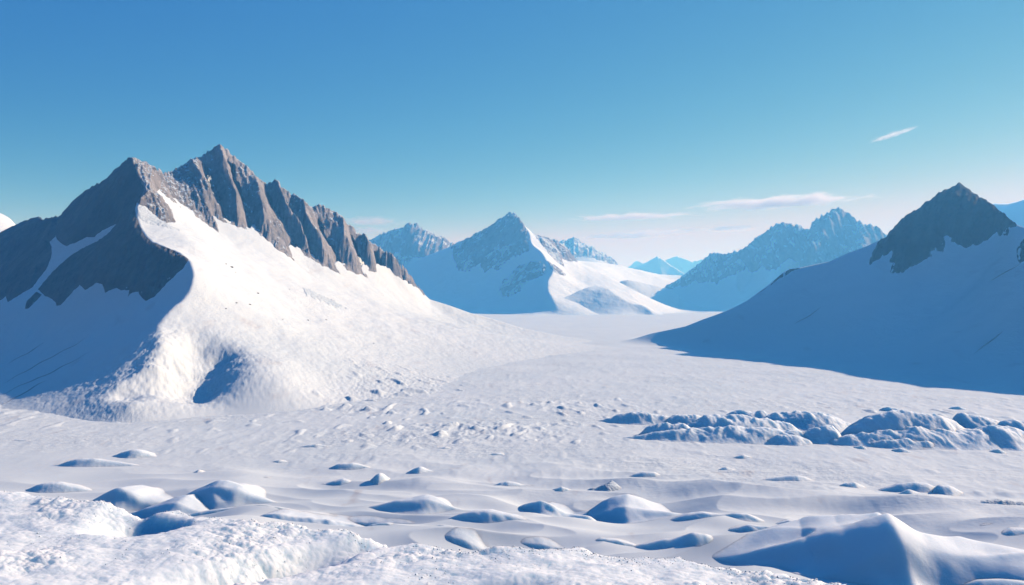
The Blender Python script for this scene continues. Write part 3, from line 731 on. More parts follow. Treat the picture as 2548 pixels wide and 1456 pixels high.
# ------------------------------------------------------------------ snow mounds on the plain
def mound(label, crest, foot, mat, group, steep=1.15, back=3.0, front=0.95, lean=0.0, rough=0.0, folds=0.0, spread=0.36, taper=0.2, low=0.92, crag=0.0, dpx=None, cat='snow mound', name='snow_mound', seed=1, smooth=1.0):
    c = np.array(crest, dtype=np.float64)
    Yf = EYE * F / (foot - HY)
    ext = spread * (c[-1, 0] - c[0, 0])
    c = np.concatenate([[[c[0, 0] - ext, foot - 1]], c, [[c[-1, 0] + 2.0 * ext, foot]]])
    px = np.linspace(c[0, 0], c[-1, 0], int(np.clip((c[-1, 0] - c[0, 0]) / 1.6, 24, 420)))
    # smooth interpolation of the crest line
    py = np.interp(px, c[:, 0], c[:, 1])
    w = max(3, int(len(px) * 0.06 * smooth)) | 1
    ker = np.hanning(w + 2)[1:-1]; ker /= ker.sum()
    pad = np.concatenate([np.full(w // 2, py[0]), py, np.full(w // 2, py[-1])])
    py = np.convolve(pad, ker, 'valid')
    top = py.min()
    Yc = Yf
    for _ in range(6):
        h = EYE - (top - HY) / F * Yc
        Yc = Yf + h * steep
    t = np.linspace(0, 1, len(px))
    Ycl = Yc + lean * (t - t[np.argmin(py)])
    X0 = (px - CX) / F * Ycl
    g0 = ground_z(X0, Ycl)
    win = sstep(0, taper, t) * sstep(1, 1 - taper, t)
    hc = np.maximum(EYE - (py - HY) / F * Ycl - g0, 0.02) * win
    hc = hc * low + 0.02
    nf, nb = 34, 44
    s = np.concatenate([-np.linspace(1.25, 0, nf), np.linspace(0, 1.15, nb)[1:]])
    S, HC = np.meshgrid(s, hc, indexing='ij')
    df, db = HC * steep + 0.15, HC * back + 0.4
    Y = np.where(S < 0, Ycl + S * df, Ycl + S * db)
    X = X0 + 0 * S + np.where(S > 0, S * db * 0.25, 0)
    a = np.clip(np.abs(S), 0, 1)
    prof = np.where(S < 0, 1 - a ** 1.35 * (1 - 0.0 * a), 0.5 * (1 + np.cos(np.pi * a)))
    prof = np.where(S < 0, (0.5 * (1 + np.cos(np.pi * a ** front))) ** 1.25, prof)
    z = HC * prof
    if rough > 0:
        z = z * (0.9 + rough * fbm(X * 0.55 / max(0.3, hc.max()), Y * 0.4 / max(0.3, hc.max()), 4, seed, 0.42)) 
    if crag > 0:
        z = z + crag * np.clip(HC, 0, 1.2) * np.clip(prof, 0, 1) ** 0.5 * (ridged(X * 0.45 + 0.1 * Y, Y * 0.35, 3, seed + 3) - 0.2)
    if folds > 0:
        hm = max(0.3, hc.max())
        z = z * (1 + folds * np.where(S < 0, sstep(0.05, 0.5, a), 0) * fbm(X * 0.55 / hm + 0.35 * Y / hm, Y * 0.3 / hm, 3, seed + 7, 0.45))
    over = np.clip(np.abs(S) - 1, 0, 1)
    z = z + ground_z(X, Y) - 0.05 - over * 1.2
    v = np.stack([X, Y, z], -1).reshape(-1, 3)
    i = int(np.argmin(py))
    o = mesh_obj(name, v, grid_faces(*X.shape), mat, None, origin=(float(X0[i]), float(Yc), float(g0[i])))
    tag(o, label, cat, group)
    return o

G_DRIFT, G_LUMP, G_SMALL = 'smooth snow mounds near the crusted bank', 'icy snow lumps in the cluster', 'small snow mounds scattered over the plain'
DR = [
 ('pointed snow mound with a lit right flank, first behind the crusted bank', [(215, 1252), (232, 1242), (260, 1222), (285, 1208), (300, 1205), (325, 1215), (360, 1235), (410, 1250)], 1258),
 ('tall rounded snow mound with a broad shaded front, next to the pointed one', [(425, 1248), (440, 1240), (480, 1222), (525, 1203), (550, 1198), (590, 1205), (630, 1227), (680, 1246), (720, 1258)], 1270),
 ('low shaded snow mound in front of the tall rounded mound', [(340, 1270), (360, 1258), (400, 1245), (440, 1238.5), (465, 1250), (505, 1270)], 1278),
 ('long low snow swell stretching below the tall rounded mound', [(450, 1278), (520, 1268), (600, 1260), (650, 1253), (700, 1260), (760, 1273), (850, 1295)], 1303),
 ('snow swell touching the crusted bank edge, half hidden by it', [(610, 1306), (650, 1280), (680, 1272), (720, 1277), (780, 1282), (850, 1292), (940, 1316)], 1320),
 ('large central snow mound with a long ridge trailing to its lit side', [(840, 1286), (900, 1266), (950, 1251), (995, 1238), (1055, 1232), (1085, 1240), (1120, 1257), (1190, 1277), (1274, 1322), (1300, 1335)], 1296),
 ('small snow mound with a lit side in front of the large central mound', [(880, 1330), (900, 1315), (925, 1302), (960, 1297), (1000, 1312), (1050, 1340)], 1342),
 ('rounded snow mound below the trailing ridge of the large central mound', [(1025, 1342), (1040, 1330), (1065, 1312), (1100, 1302), (1140, 1310), (1190, 1318), (1260, 1345)], 1354),
 ('flat blue snow hump right behind the bank edge, below the central mound', [(1035, 1358), (1055, 1343), (1085, 1334), (1125, 1330), (1165, 1342), (1205, 1365)], 1369),
 ('shaded snow ridge running beside the large central mound', [(1140, 1276), (1170, 1267), (1210, 1264), (1274, 1280), (1349, 1305), (1424, 1325)], 1330),
 ('wide flat snow swell with a shaded front in the middle of the drifts', [(1484, 1272), (1510, 1262), (1554, 1250), (1594, 1256), (1644, 1264), (1700, 1276)], 1280),
 ('broad two-humped snow swell behind the big blue drift', [(1650, 1300), (1699, 1280), (1749, 1273), (1799, 1279), (1834, 1272), (1864, 1277), (1910, 1300)], 1312),
 ('narrow snow ripple beside the broad two-humped swell', [(1915, 1306), (1964, 1292), (2014, 1299), (2074, 1315)], 1320),
 ('curved snow ripple between the two-humped swell and the big blue drift', [(1790, 1330), (1820, 1313), (1864, 1302), (1924, 1309), (2010, 1332)], 1340),
 ('snow mound with a dimpled blue front beside the big blue drift', [(1520, 1388), (1550, 1368), (1584, 1356), (1634, 1342), (1689, 1332), (1729, 1318), (1759, 1327), (1785, 1348), (1850, 1380)], 1396),
 ('low shaded snow swell left of the dimpled mound', [(1449, 1356), (1494, 1338), (1539, 1342), (1590, 1358)], 1360),
 ('little snow hump trailing behind the large central mound', [(1274, 1270), (1299, 1255), (1324, 1242), (1344, 1237), (1379, 1252), (1415, 1272)], 1279),
]
for k, (lb, cr, ft) in enumerate(DR):
    mound(lb, cr, ft, M_DRIFT, G_DRIFT, steep=1.55, back=3.6, lean=-3.0, rough=0.14, folds=0.7, seed=300 + k)
mound('biggest blue snow drift with a sharp lit crest, at the plain edge nearest the bank', [(1700, 1405), (1750, 1388), (1799, 1378), (1850, 1366), (1899, 1353), (1950, 1340), (1999, 1327), (2050, 1317), (2094, 1309), (2150, 1301), (2189, 1296), (2219, 1288), (2249, 1306), (2304, 1342), (2374, 1366), (2474, 1390), (2548, 1400), (2700, 1425), (2800, 1450)], 1520,
      M_DRIFT, G_DRIFT, steep=1.9, back=3.4, lean=-10.0, rough=0.12, folds=0.9, spread=0.12, taper=0.26, low=1.0, seed=333, smooth=0.35)
mound('lit snow mound cut off below the biggest blue drift', [(2380, 1475), (2405, 1450), (2439, 1432), (2489, 1427), (2548, 1429), (2650, 1440), (2720, 1470)], 1500, M_DRIFT, G_DRIFT, steep=1.8, back=3.0, rough=0.05, seed=334)

SM = [
 ('dark blue wedge-shaped snow mound with a puffy lit side', [(150, 1153), (175, 1143), (200, 1136), (235, 1136.5), (262, 1142), (310, 1150), (370, 1162)], 1168),
 ('rounded grey-blue snow mound behind the wedge-shaped mound', [(275, 1135), (305, 1122), (330, 1113.5), (350, 1117), (380, 1132), (420, 1147)], 1142),
 ('little triangular snow mound alone behind the tall rounded mound', [(468, 1183), (482, 1174), (495, 1166.5), (508, 1175), (520, 1184)], 1186),
 ('wide flat-topped blue snow mound near the white snow cone', [(808, 1170), (825, 1160), (840, 1152), (875, 1149), (915, 1160), (958, 1176)], 1173),
 ('white snow cone with a shaded front', [(912, 1208), (922, 1192), (935, 1177), (945, 1172), (957, 1182), (968, 1196), (980, 1208)], 1210),
 ('blue triangular snow mound beyond the white snow cone', [(1003, 1181), (1018, 1170), (1033, 1161), (1045, 1157), (1065, 1167), (1105, 1182)], 1183),
 ('flat blue snow hump just left of the white snow cone', [(810, 1202), (830, 1195), (850, 1190), (865, 1194), (878, 1201)], 1204),
 ('dark low snow hump near the wide flat-topped mound', [(630, 1194), (645, 1188), (660, 1185), (675, 1188), (692, 1195)], 1197),
 ('dark low snow hump below the little triangular mound', [(450, 1195), (462, 1190), (475, 1187), (490, 1191), (505, 1196)], 1198),
 ('shaded blue snow bank left of the pointed mound', [(90, 1204), (110, 1198), (135, 1197), (170, 1203), (230, 1220)], 1224),
 ('blue cone-shaped snow mound left of the grouped mounds', [(2068, 1220), (2086, 1208), (2104, 1199), (2126, 1195), (2149, 1208), (2168, 1219)], 1221),
 ('long blue snow mound at the back of the grouped mounds', [(2168, 1226), (2190, 1217), (2214, 1208), (2240, 1200), (2274, 1195), (2304, 1197), (2340, 1215)], 1228),
 ('steep blue snow mound beside the long blue mound', [(2320, 1228), (2330, 1212), (2340, 1204), (2360, 1204), (2378, 1213), (2402, 1228)], 1236),
 ('wide snow mound in front of the long blue mound', [(2226, 1232), (2244, 1221), (2259, 1213), (2284, 1222), (2324, 1232), (2380, 1248)], 1251),
 ('small blue snow hump nearest the bank among the grouped mounds', [(2340, 1262), (2355, 1251), (2374, 1243), (2390, 1247), (2405, 1258)], 1267),
 ('dark blue snow hump at the rear of the big drift', [(2400, 1320), (2424, 1311), (2449, 1304), (2494, 1300), (2535, 1314)], 1324),
 ('blue snow block behind the lit back of the big drift', [(2479, 1334), (2500, 1323), (2519, 1316), (2560, 1317), (2620, 1334)], 1342),
 ('lone pyramid-shaped snow lump in the middle of the plain', [(1752, 1223), (1765, 1213), (1779, 1207), (1790, 1214), (1802, 1223)], 1225),
 ('tiny grey snow lump right of the lone pyramid-shaped lump', [(1904, 1224), (1915, 1218), (1927, 1214), (1938, 1220), (1950, 1226)], 1228),
 ('small round blue snow lump behind the little trailing hump', [(1362, 1224), (1378, 1215), (1397, 1208), (1412, 1213), (1432, 1225)], 1229),
 ('low snow ridge with a white lit tip in the middle distance', [(1558, 1187), (1578, 1179), (1599, 1172), (1629, 1173), (1642, 1181), (1660, 1192)], 1192),
 ('long thin blue snow hump beyond the lone pyramid-shaped lump', [(1910, 1189), (1945, 1183), (1984, 1179), (2004, 1185), (2025, 1195)], 1198),
 ('small dark snow hump just below the icy cluster', [(1824, 1138), (1838, 1132), (1849, 1129), (1860, 1133), (1875, 1138)], 1140),
 ('small grey snow hump alone on the open plain under the icy cluster', [(1785, 1168), (1796, 1162), (1807, 1159), (1818, 1163), (1829, 1168)], 1170),
 ('tiny dark snow hump halfway between the white cone and the rough band', [(677, 1149), (686, 1145), (695, 1143), (706, 1146), (716, 1149)], 1151),
 ('tiny flat grey snow hump at the lower rim of the rough band', [(745, 1111), (765, 1106), (785, 1104), (810, 1108), (825, 1112)], 1114),
 ('tiny dark snow hump alone under the lit slope', [(1085, 1115), (1096, 1112), (1107, 1110), (1118, 1113), (1126, 1116)], 1118),
 ('tiny pale snow hump alone in the very middle of the plain', [(1214, 1131), (1226, 1127), (1238, 1125.5), (1250, 1128), (1260, 1132)], 1133),
 ('tiny blue snow hump on the far left of the open plain', [(195, 1096), (204, 1093), (213, 1091), (222, 1094), (230, 1097)], 1099),
 ('flat dark snow streak under the shaded foot of the big mountain', [(8, 1100), (30, 1095), (50, 1093), (70, 1094), (86, 1098)], 1101),
 ('small dark snow dot right of the white snow cone', [(1093, 1200), (1104, 1195), (1115, 1193), (1126, 1196), (1134, 1201)], 1202),
 ('small blue snow hump left of the shaded snow ridge', [(1225, 1207), (1244, 1199), (1264, 1195), (1284, 1199), (1302, 1206)], 1209),
]
for k, (lb, cr, ft) in enumerate(SM):
    mound(lb, cr, ft, M_LUMP, G_SMALL, steep=1.6, back=3.0, rough=0.12, seed=400 + k)
mound('grey dirty snow patch heaped beside the small round blue lump', [(1452, 1222), (1470, 1213), (1490, 1206), (1514, 1198), (1530, 1204), (1552, 1218)], 1224, M_GREY, G_SMALL, rough=0.5, seed=450)
mound('grey dirty snow mound beside the grouped blue mounds', [(2410, 1268), (2430, 1254), (2449, 1245), (2499, 1242), (2560, 1249), (2640, 1270)], 1274, M_GREY, G_SMALL, rough=0.35, seed=451)

CL = [
 ('broad low swell of snow carrying the nearer end of the icy cluster', [(1560, 1085), (1640, 1072), (1760, 1062), (1880, 1060), (1980, 1070), (2080, 1085), (2150, 1095)], 1108),
 ('broad low swell of snow carrying the far end of the icy cluster', [(2060, 1090), (2140, 1075), (2260, 1062), (2400, 1060), (2520, 1070), (2650, 1090)], 1128),
 ('rounded icy lump at the near left end of the cluster', [(1588, 1080), (1606, 1066), (1624, 1057), (1664, 1052), (1704, 1054), (1734, 1064), (1752, 1085)], 1098),
 ('broad icy lump with a lit rounded end pointing to the gap', [(1705, 1052), (1730, 1037), (1754, 1027), (1799, 1022), (1849, 1027), (1904, 1039), (1964, 1054), (1990, 1072)], 1099),
 ('smooth dark blue icy lump at the back of the gap', [(1898, 1034), (1920, 1025), (1949, 1020), (2014, 1017), (2064, 1023), (2090, 1036)], 1077),
 ('small icy lump in front of the gap with a crumbly edge', [(1888, 1104), (1910, 1092), (1934, 1082), (1974, 1079), (2014, 1094), (2032, 1110)], 1114),
 ('leaning icy lump with a lit right edge beside the biggest lump', [(1968, 1090), (1995, 1074), (2024, 1064), (2074, 1059), (2090, 1078), (2103, 1109)], 1115),
 ('biggest icy lump of the cluster with a long shaded flank', [(2076, 1088), (2100, 1064), (2124, 1044), (2150, 1034), (2174, 1027), (2224, 1019), (2299, 1019), (2349, 1027), (2384, 1050)], 1126),
 ('flat-topped icy lump behind the biggest lump', [(2366, 1050), (2384, 1034), (2399, 1026), (2449, 1029), (2492, 1048)], 1092),
 ('long icy lump in front of the flat-topped one', [(2390, 1094), (2414, 1070), (2439, 1054), (2484, 1047), (2524, 1059), (2575, 1085)], 1131),
 ('dark icy lump behind the far end of the cluster', [(2482, 1052), (2500, 1045), (2530, 1041), (2580, 1040), (2640, 1056)], 1104),
 ('little lit snow clod at the foot of the biggest lump', [(2208, 1127), (2222, 1118), (2239, 1113), (2256, 1119), (2274, 1128)], 1130),
 ('low icy swelling in front of the biggest lump, left of the long one', [(2120, 1115), (2170, 1100), (2230, 1090), (2300, 1095), (2360, 1112)], 1124),
 ('small lit knob high on the flank of the biggest lump', [(2190, 1062), (2215, 1050), (2240, 1045), (2262, 1050), (2290, 1066)], 1086),
 ('small lit knob between the biggest and the flat-topped lump', [(2320, 1070), (2340, 1058), (2362, 1054), (2382, 1060), (2404, 1076)], 1094),
 ('icy step behind the broad lump with the lit end', [(1800, 1030), (1830, 1021), (1865, 1017), (1900, 1022), (1940, 1034)], 1050),
 ('thin low lump trailing off the near left end of the cluster', [(1500, 1040), (1540, 1030), (1585, 1025), (1640, 1030), (1700, 1042)], 1056),
 ('small rounded lump on top of the near left lump', [(1655, 1040), (1680, 1031), (1705, 1028), (1735, 1033), (1765, 1045)], 1062),
 ('little pyramid clod at the foot of the long icy lump', [(2444, 1132), (2462, 1122), (2484, 1115), (2498, 1122), (2514, 1133)], 1134),
 ('tiny snow clod in front of the leaning lump', [(2110, 1120), (2126, 1111), (2144, 1108), (2154, 1113), (2160, 1121)], 1123),
 ('small lit hump in front of the near left lump', [(1620, 1090), (1638, 1084), (1654, 1081), (1670, 1086), (1690, 1097)], 1099),
 ('curved lit hump in front of the broad icy lump', [(1822, 1092), (1838, 1082), (1854, 1077), (1872, 1084), (1894, 1101)], 1102),
 ('little blue hump on the skyline of the biggest lump', [(2184, 1021), (2198, 1015), (2214, 1012), (2228, 1015), (2243, 1020)], 1023),
 ('little blue hump behind the flat-topped lump', [(2352, 1019), (2368, 1013), (2384, 1010), (2396, 1013), (2410, 1019)], 1021),
]
for k, (lb, cr, ft) in enumerate(CL):
    mound(lb, cr, ft, M_LUMP, G_LUMP, steep=2.1, back=3.0, front=0.95, lean=-2.0, spread=0.2, low=0.95, crag=0.28, rough=0.3, seed=500 + k, cat='snow lump', name='snow_lump', smooth=0.7)

# ------------------------------------------------------------------ crusted bank in the near foreground
EDGE = [(-1500, 1150), (-500, 1205), (0, 1226), (60, 1236), (120, 1250), (230, 1262), (300, 1270), (360, 1282), (410, 1276), (440, 1266), (475, 1284), (540, 1284), (600, 1300), (660, 1314), (720, 1312), (790, 1322), (860, 1318), (900, 1336), (960, 1345), (1040, 1352),
        (1110, 1366), (1200, 1376), (1274, 1372), (1340, 1380), (1400, 1376), (1440, 1370), (1480, 1378), (1520, 1384), (1560, 1388), (1600, 1386), (1640, 1392), (1690, 1386), (1730, 1402), (1790, 1412), (1840, 1424), (1900, 1430), (1960, 1440), (2030, 1452), (2150, 1480), (2600, 1560), (3400, 1700)]
BANK_TOP = EYE - 1.75
def bank_z(x, y):
    z = 0.06 * fbm(x * 0.55, y * 0.7, 3, 601)
    z = z + 0.03 * fbm(x * 2.2, y * 2.6, 4, 611, 0.5)
    hol = perlin(x * 0.75 + 3.1, y * 1.3 + 1.7, 621)
    z = z - 0.9 * np.maximum(0, hol - 0.25) ** 2
    pm = 0.35 + 0.65 * sstep(-0.1, 0.35, fbm(x * 0.9, y * 1.3, 2, 671))
    z = z + pm * (0.030 * np.abs(perlin(x * 3.6, y * 4.2, 631)) + 0.022 * np.abs(perlin(x * 8.5, y * 9.5, 633)) + 0.014 * np.abs(perlin(x * 19, y * 21, 635)) + 0.006 * np.abs(perlin(x * 43, y * 45, 637))) + 0.0 * ridged(x * 14, y * 16, 2, 641)
    return z

def build_bank():
    e = np.array(EDGE, dtype=np.float64)
    pxs = np.concatenate([np.linspace(-1500, -200, 90)[:-1], np.linspace(-200, 2250, 1150), np.linspace(2250, 3400, 60)[1:]])
    pe = np.interp(pxs, e[:, 0], e[:, 1]) + 5 * fbm(pxs / 30, pxs * 0, 4, 651)
    drop = 1.75
    Ye = drop * F / (pe - HY)                          # distance of the edge
    s = np.concatenate([np.geomspace(0.28, 0.55, 14)[:-1], np.linspace(0.55, 1.0, 420), 1.0 + np.geomspace(0.004, 1.0, 34)])
    S, PX = np.meshgrid(s, pxs, indexing='ij')
    YE = np.broadcast_to(Ye, S.shape)
    Y = np.where(S <= 1, YE * S, YE + (S - 1) * 16.0)
    X = (PX - CX) / F * Y
    z = BANK_TOP + bank_z(X, Y)
    past = np.clip(Y - YE, 0, None)
    z = z - np.where(S > 1, 1.2 * past * past / (past + 0.25), 0)
    v = np.stack([X, Y, z], -1).reshape(-1, 3)
    o = mesh_obj('snow_bank', v, grid_faces(*X.shape), M_CRUST)
    tag(o, 'rough crusted snow bank falling away towards the drifts', 'snow bank', None, 'structure')
    # crystals and clumps of crust lying on it
    rng = np.random.RandomState(3)
    n = 9000
    px = rng.uniform(-150, 2150, n); tt = 1 - rng.rand(n) ** 1.4 * 0.42
    edge_n = 900
    tt[:edge_n] = 1 + rng.normal(0, 0.006, edge_n)
    ye = np.interp(px, pxs, Ye); y = ye * tt; x = (px - CX) / F * y
    dens = fbm(x * 1.1, y * 1.5, 3, 661)
    keep = (dens > rng.uniform(-0.1, 0.4, n)) | (np.arange(n) < edge_n)
    x, y, ye = x[keep], y[keep], ye[keep]
    past = np.clip(y - ye, 0, None)
    zz = BANK_TOP + bank_z(x, y) - 1.2 * past * past / (past + 0.25)
    base = np.array([(0, 0, 1), (0.89, 0, 0.45), (0.28, 0.85, 0.45), (-0.72, 0.53, 0.45), (-0.72, -0.53, 0.45), (0.28, -0.85, 0.45),
                     (0.72, 0.53, -0.45), (-0.28, 0.85, -0.45), (-0.89, 0, -0.45), (-0.28, -0.85, -0.45), (0.72, -0.53, -0.45), (0, 0, -1)])
    tri = np.array([(0, 1, 2), (0, 2, 3), (0, 3, 4), (0, 4, 5), (0, 5, 1), (1, 6, 2), (2, 7, 3), (3, 8, 4), (4, 9, 5), (5, 10, 1),
                    (6, 7, 2), (7, 8, 3), (8, 9, 4), (9, 10, 5), (10, 6, 1), (11, 7, 6), (11, 8, 7), (11, 9, 8), (11, 10, 9), (11, 6, 10)])
    m = len(x)
    r = np.exp(rng.normal(math.log(0.0030), 0.4, m)).clip(0.0015, 0.007)
    a = rng.rand(m) * 6.283
    B = base[None] * (1 + rng.uniform(-0.35, 0.35, (m, 12, 1))) * r[:, None, None]
    B[:, :, 2] *= rng.uniform(0.6, 1.3, (m, 1))
    ca, sa = np.cos(a)[:, None], np.sin(a)[:, None]
    vx = B[:, :, 0] * ca - B[:, :, 1] * sa + x[:, None]
    vy = B[:, :, 0] * sa + B[:, :, 1] * ca + y[:, None]
    vz = B[:, :, 2] + zz[:, None] + r[:, None] * 0.1
    v = np.stack([vx, vy, vz], -1).reshape(-1, 3)
    f = (tri[None] + (np.arange(m) * 12)[:, None, None]).reshape(-1, 3)
    o = mesh_obj('ice_crystals', v, f, M_ICE)
    tag(o, 'loose white ice crystals and crumbs strewn over the crusted bank', 'ice crystals', None, 'stuff')

build_bank()

# ------------------------------------------------------------------ stones lying on the lit slope
HERO = {}
def stone(label, px, py, Y, size, seed):
    rng = np.random.RandomState(seed)
    n, m = 10, 16
    th = np.linspace(0, np.pi, n); ph = np.linspace(0, 2 * np.pi, m, endpoint=False)
    T, Pp = np.meshgrid(th, ph, indexing='ij')
    dx, dy, dz = np.sin(T) * np.cos(Pp), np.sin(T) * np.sin(Pp), np.cos(T)
    r = 1 + 0.35 * fbm(dx * 1.7 + seed, dy * 1.7 + dz, 3, seed) + 0.2 * fbm(dz * 2.5 + seed, dx * 2.2, 3, seed + 4)
    p = np.stack([dx * r * size * 1.6, dy * r * size, dz * r * size * 0.6], -1).reshape(-1, 3)
    f = []
    for i in range(n - 1):
        for j in range(m):
            f.append((i * m + j, (i + 1) * m + j, (i + 1) * m + (j + 1) % m, i * m + (j + 1) % m))
    x, y, z = pt(px, py, Y)
    hit = drop_to_slope(x, y)
    z = hit if hit is not None else z
    o = mesh_obj('stone', p + np.array([x, y, z + 0.1 * size]), np.array(f), M_STONE, None, origin=(x, y, z))
    tag(o, label, 'stone', 'stones lying on the sunlit snow slope')

bpy.context.view_layer.update()
_slope = [o for o in bpy.data.objects if o.name.startswith('snow_slope')][0]
def drop_to_slope(x, y):
    off = _slope.matrix_world.translation
    ok, loc, n, i = _slope.ray_cast(Vector((x, y, 500)) - off, Vector((0, 0, -1)))
    return (loc + off).z if ok else None
def slope_at(px, py):
    """first point of the slope seen along the line of sight through a design point"""
    off = _slope.matrix_world.translation
    d = Vector(pt(px, py, 1.0)) - Vector((0, 0, EYE))
    ok, loc, n, i = _slope.ray_cast(Vector((0, 0, EYE)) - off, d.normalized())
    return (loc + off) if ok else None
STONES = [(576, 665, 0.55, 'largest dark stone high on the lit slope below the gully'), (562, 657, 0.28, 'small stone just above the largest stone'), (586, 678, 0.22, 'small stone just below the largest stone'),
          (641, 730, 0.42, 'dark brown stone alone in the middle of the lit slope'), (588, 754, 0.3, 'flat stone left of the brown stone'), (621, 758, 0.36, 'flat stone below the brown stone'),
          (766, 797, 0.36, 'dark stone low on the lit slope under the grey scree'), (811, 796, 0.3, 'dark stone beside the one under the grey scree'), (562, 768, 0.25, 'stone near the upper shade edge'),
          (703, 795, 0.22, 'lone small stone low on the lit slope'), (720, 720, 0.25, 'stone at the head of the grey scree'), (930, 855, 0.25, 'stone far out on the lower lit slope')]
for k, (px, py, sz, lb) in enumerate(STONES):
    h = slope_at(px, py)
    if h is not None:
        stone(lb, px, py, h.y, sz * 0.5, 900 + k)

# ------------------------------------------------------------------ clouds
def cloud_material(density, seed, stretch):
    m = bpy.data.materials.new('cloud_vapour'); m.use_nodes = True
    N, L = m.node_tree.nodes, m.node_tree.links
    N.clear()
    out = N.new('ShaderNodeOutputMaterial'); vol = N.new('ShaderNodeVolumePrincipled')
    tc = N.new('ShaderNodeTexCoord')
    ln = N.new('ShaderNodeVectorMath'); ln.operation = 'LENGTH'
    L.new(tc.outputs['Object'], ln.inputs[0])
    mp = N.new('ShaderNodeMapping'); mp.inputs['Location'].default_value = (seed, seed * 0.7, 0); mp.inputs['Scale'].default_value = stretch
    L.new(tc.outputs['Object'], mp.inputs['Vector'])
    nz = N.new('ShaderNodeTexNoise'); nz.inputs['Scale'].default_value = 1.6; nz.inputs['Detail'].default_value = 5; nz.inputs['Roughness'].default_value = 0.6
    L.new(mp.outputs['Vector'], nz.inputs['Vector'])
    a = N.new('ShaderNodeMath'); a.operation = 'MULTIPLY_ADD'; a.inputs[1].default_value = -1.0; a.inputs[2].default_value = 0.62
    L.new(ln.outputs['Value'], a.inputs[0])
    b = N.new('ShaderNodeMath'); b.operation = 'MULTIPLY_ADD'; b.inputs[1].default_value = 1.5; b.inputs[2].default_value = -0.75
    L.new(nz.outputs['Fac'], b.inputs[0])
    c = N.new('ShaderNodeMath'); c.operation = 'ADD'; L.new(a.outputs[0], c.inputs[0]); L.new(b.outputs[0], c.inputs[1])
    r = N.new('ShaderNodeMapRange'); r.inputs['From Min'].default_value = 0.0; r.inputs['From Max'].default_value = 0.55; r.inputs['To Max'].default_value = density
    L.new(c.outputs[0], r.inputs['Value'])
    L.new(r.outputs['Result'], vol.inputs['Density'])
    vol.inputs['Color'].default_value = (0.95, 0.97, 1.0, 1)
    vol.inputs['Anisotropy'].default_value = 0.35
    L.new(vol.outputs['Volume'], out.inputs['Volume'])
    return m

def cloud(label, px0, px1, py0, py1, thick, seed, density=0.012, Y=5200.0, depth=500.0):
    x0, _, z0 = pt(px0, py0, Y); x1, _, z1 = pt(px1, py1, Y)
    L_ = math.hypot(x1 - x0, z1 - z0)
    th = thick / F * Y
    n, m = 18, 36
    t = np.linspace(0, np.pi, n); p = np.linspace(0, 2 * np.pi, m, endpoint=False)
    T, Pp = np.meshgrid(t, p, indexing='ij')
    bul = 1 + 0.12 * fbm(np.cos(Pp) * 2 + seed, np.sin(Pp) * 2 + T, 3, int(seed * 10))
    v = np.stack([np.sin(T) * np.cos(Pp) * bul, np.sin(T) * np.sin(Pp) * bul, np.cos(T)], -1).reshape(-1, 3)
    f = [(i * m + j, (i + 1) * m + j, (i + 1) * m + (j + 1) % m, i * m + (j + 1) % m) for i in range(n - 1) for j in range(m)]
    o = mesh_obj('cloud', v, np.array(f), cloud_material(density, seed, (3.0, 1.5, 1.2)), None)
    o.location = ((x0 + x1) / 2, Y, (z0 + z1) / 2)
    o.scale = (L_ / 2, depth / 2, th / 2)
    o.rotation_euler = (0, -math.atan2(z1 - z0, x1 - x0), 0)
    tag(o, label, 'cloud', 'thin clouds low over the far mountains')

cloud('longest bright lens-shaped cloud above the far end of the valley', 1600, 2270, 527, 480, 50, 1.3, 0.022)
cloud('thin flat cloud streak under the longest bright cloud', 1340, 1800, 547, 531, 26, 2.1, 0.02)
cloud('lowest long cloud streak over the lit snow saddle', 1370, 1810, 595, 571, 30, 3.7, 0.018)
cloud('short faint cloud streak beside the blue twin peaks', 1710, 1920, 571, 568, 20, 4.4, 0.012)
cloud('flat cloud above the jagged blue peak behind the big mountain', 800, 1040, 549, 552, 36, 5.2, 0.008)
cloud('faint lower cloud above the jagged blue peak', 830, 1000, 572, 575, 26, 6.8, 0.008)
cloud('small slanting cloud wisp high in the empty sky', 2140, 2305, 358, 312, 20, 7.5, 0.008)

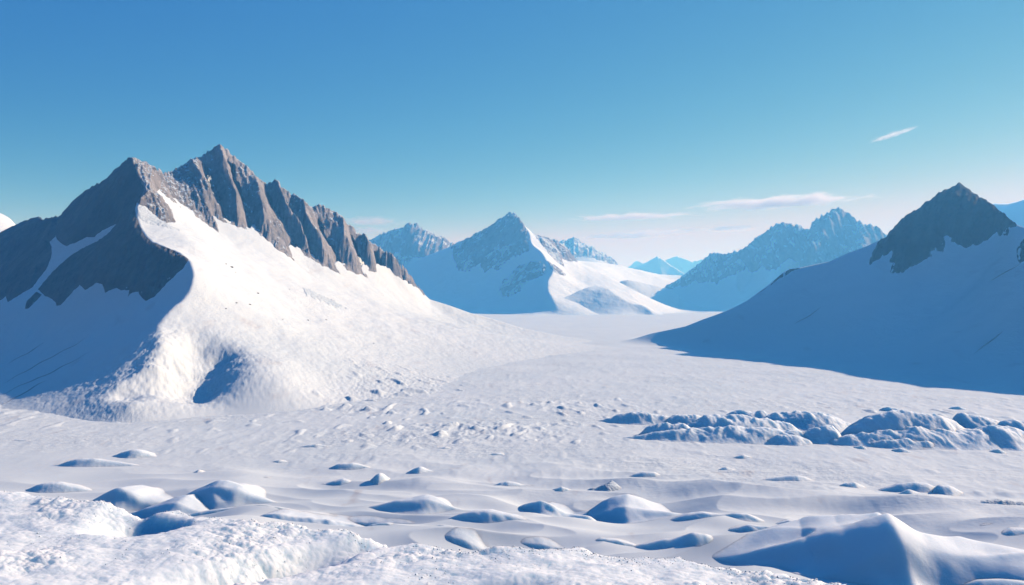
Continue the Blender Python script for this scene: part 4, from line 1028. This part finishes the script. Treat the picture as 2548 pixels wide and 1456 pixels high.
# ------------------------------------------------------------------ haze: the cold blue air of the valley
def build_haze():
    x0, x1, y0, y1, z0, z1 = -9500, 9500, -60, 4300, -12, 120
    v = [(x, y, z) for z in (z0, z1) for y in (y0, y1) for x in (x0, x1)]
    f = [(0, 2, 3, 1), (4, 5, 7, 6), (0, 1, 5, 4), (1, 3, 7, 5), (3, 2, 6, 7), (2, 0, 4, 6)]
    m = bpy.data.materials.new('valley_air'); m.use_nodes = True
    N, L = m.node_tree.nodes, m.node_tree.links
    N.clear()
    out = N.new('ShaderNodeOutputMaterial'); vol = N.new('ShaderNodeVolumePrincipled')
    vol.inputs['Color'].default_value = (0.12, 0.50, 1.0, 1)
    vol.inputs['Absorption Color'].default_value = (1, 1, 1, 1)
    vol.inputs['Density'].default_value = 0.00095
    vol.inputs['Anisotropy'].default_value = 0.32
    L.new(vol.outputs['Volume'], out.inputs['Volume'])
    o = mesh_obj('haze', np.array(v, dtype=float), np.array(f), m, None, smooth=False)
    tag(o, 'thin blue haze filling the valley and veiling the far peaks', 'haze', None, 'stuff')
build_haze()

# ------------------------------------------------------------------ thin open cracks drawn across the shaded slopes
def crack(root_slope, pts, r):
    root = root_slope.parent
    off = root_slope.matrix_world.translation
    P = []
    for (ax, ay), (bx, by) in zip(pts[:-1], pts[1:]):
        for t in np.linspace(0, 1, 9)[:-1]:
            px, py = ax + (bx - ax) * t, ay + (by - ay) * t + 1.2 * math.sin(px_phase(ax + (bx - ax) * t))
            d = (Vector(pt(px, py, 1.0)) - Vector((0, 0, EYE))).normalized()
            ok, loc, n, i = root_slope.ray_cast(Vector((0, 0, EYE)) - off, d)
            if ok: P.append(np.array(loc + off))
    if len(P) < 4: return
    P = np.array(P); T = np.gradient(P, axis=0); T /= np.linalg.norm(T, axis=1)[:, None] + 1e-9
    up = np.array([0, 0, 1.0]); sd = np.cross(T, up); sd /= np.linalg.norm(sd, axis=1)[:, None] + 1e-9
    nn = np.cross(sd, T)
    rr = r * np.sin(np.linspace(0.12, np.pi - 0.12, len(P)))[:, None]
    k = 6
    V = np.concatenate([P + rr * (math.cos(a) * sd + math.sin(a) * nn) for a in np.linspace(0, 2 * np.pi, k, endpoint=False)])
    n = len(P)
    f = [(j * n + i, j * n + i + 1, ((j + 1) % k) * n + i + 1, ((j + 1) % k) * n + i) for j in range(k) for i in range(n - 1)]
    mesh_obj('crack', V, np.array(f), M_ROCKD, root)
def px_phase(x): return x * 0.11
_slopes = [o for o in bpy.data.objects if o.name.startswith('snow_slope')]
for ln in ([(12, 952), (60, 926), (120, 893), (180, 862), (215, 842)], [(0, 985), (60, 955), (110, 936), (170, 905), (230, 873)], [(0, 1008), (50, 985), (85, 962), (120, 945)], [(20, 905), (70, 878), (115, 850)]):
    crack(_slopes[0], ln, 0.07)
for ln in ([(1800, 776), (1840, 756), (1880, 734), (1915, 710)], [(1975, 808), (2010, 788), (2045, 764)], [(2425, 880), (2470, 845), (2500, 822)], [(2460, 700), (2500, 680), (2545, 652)]):
    crack(_slopes[1], ln, 0.12)
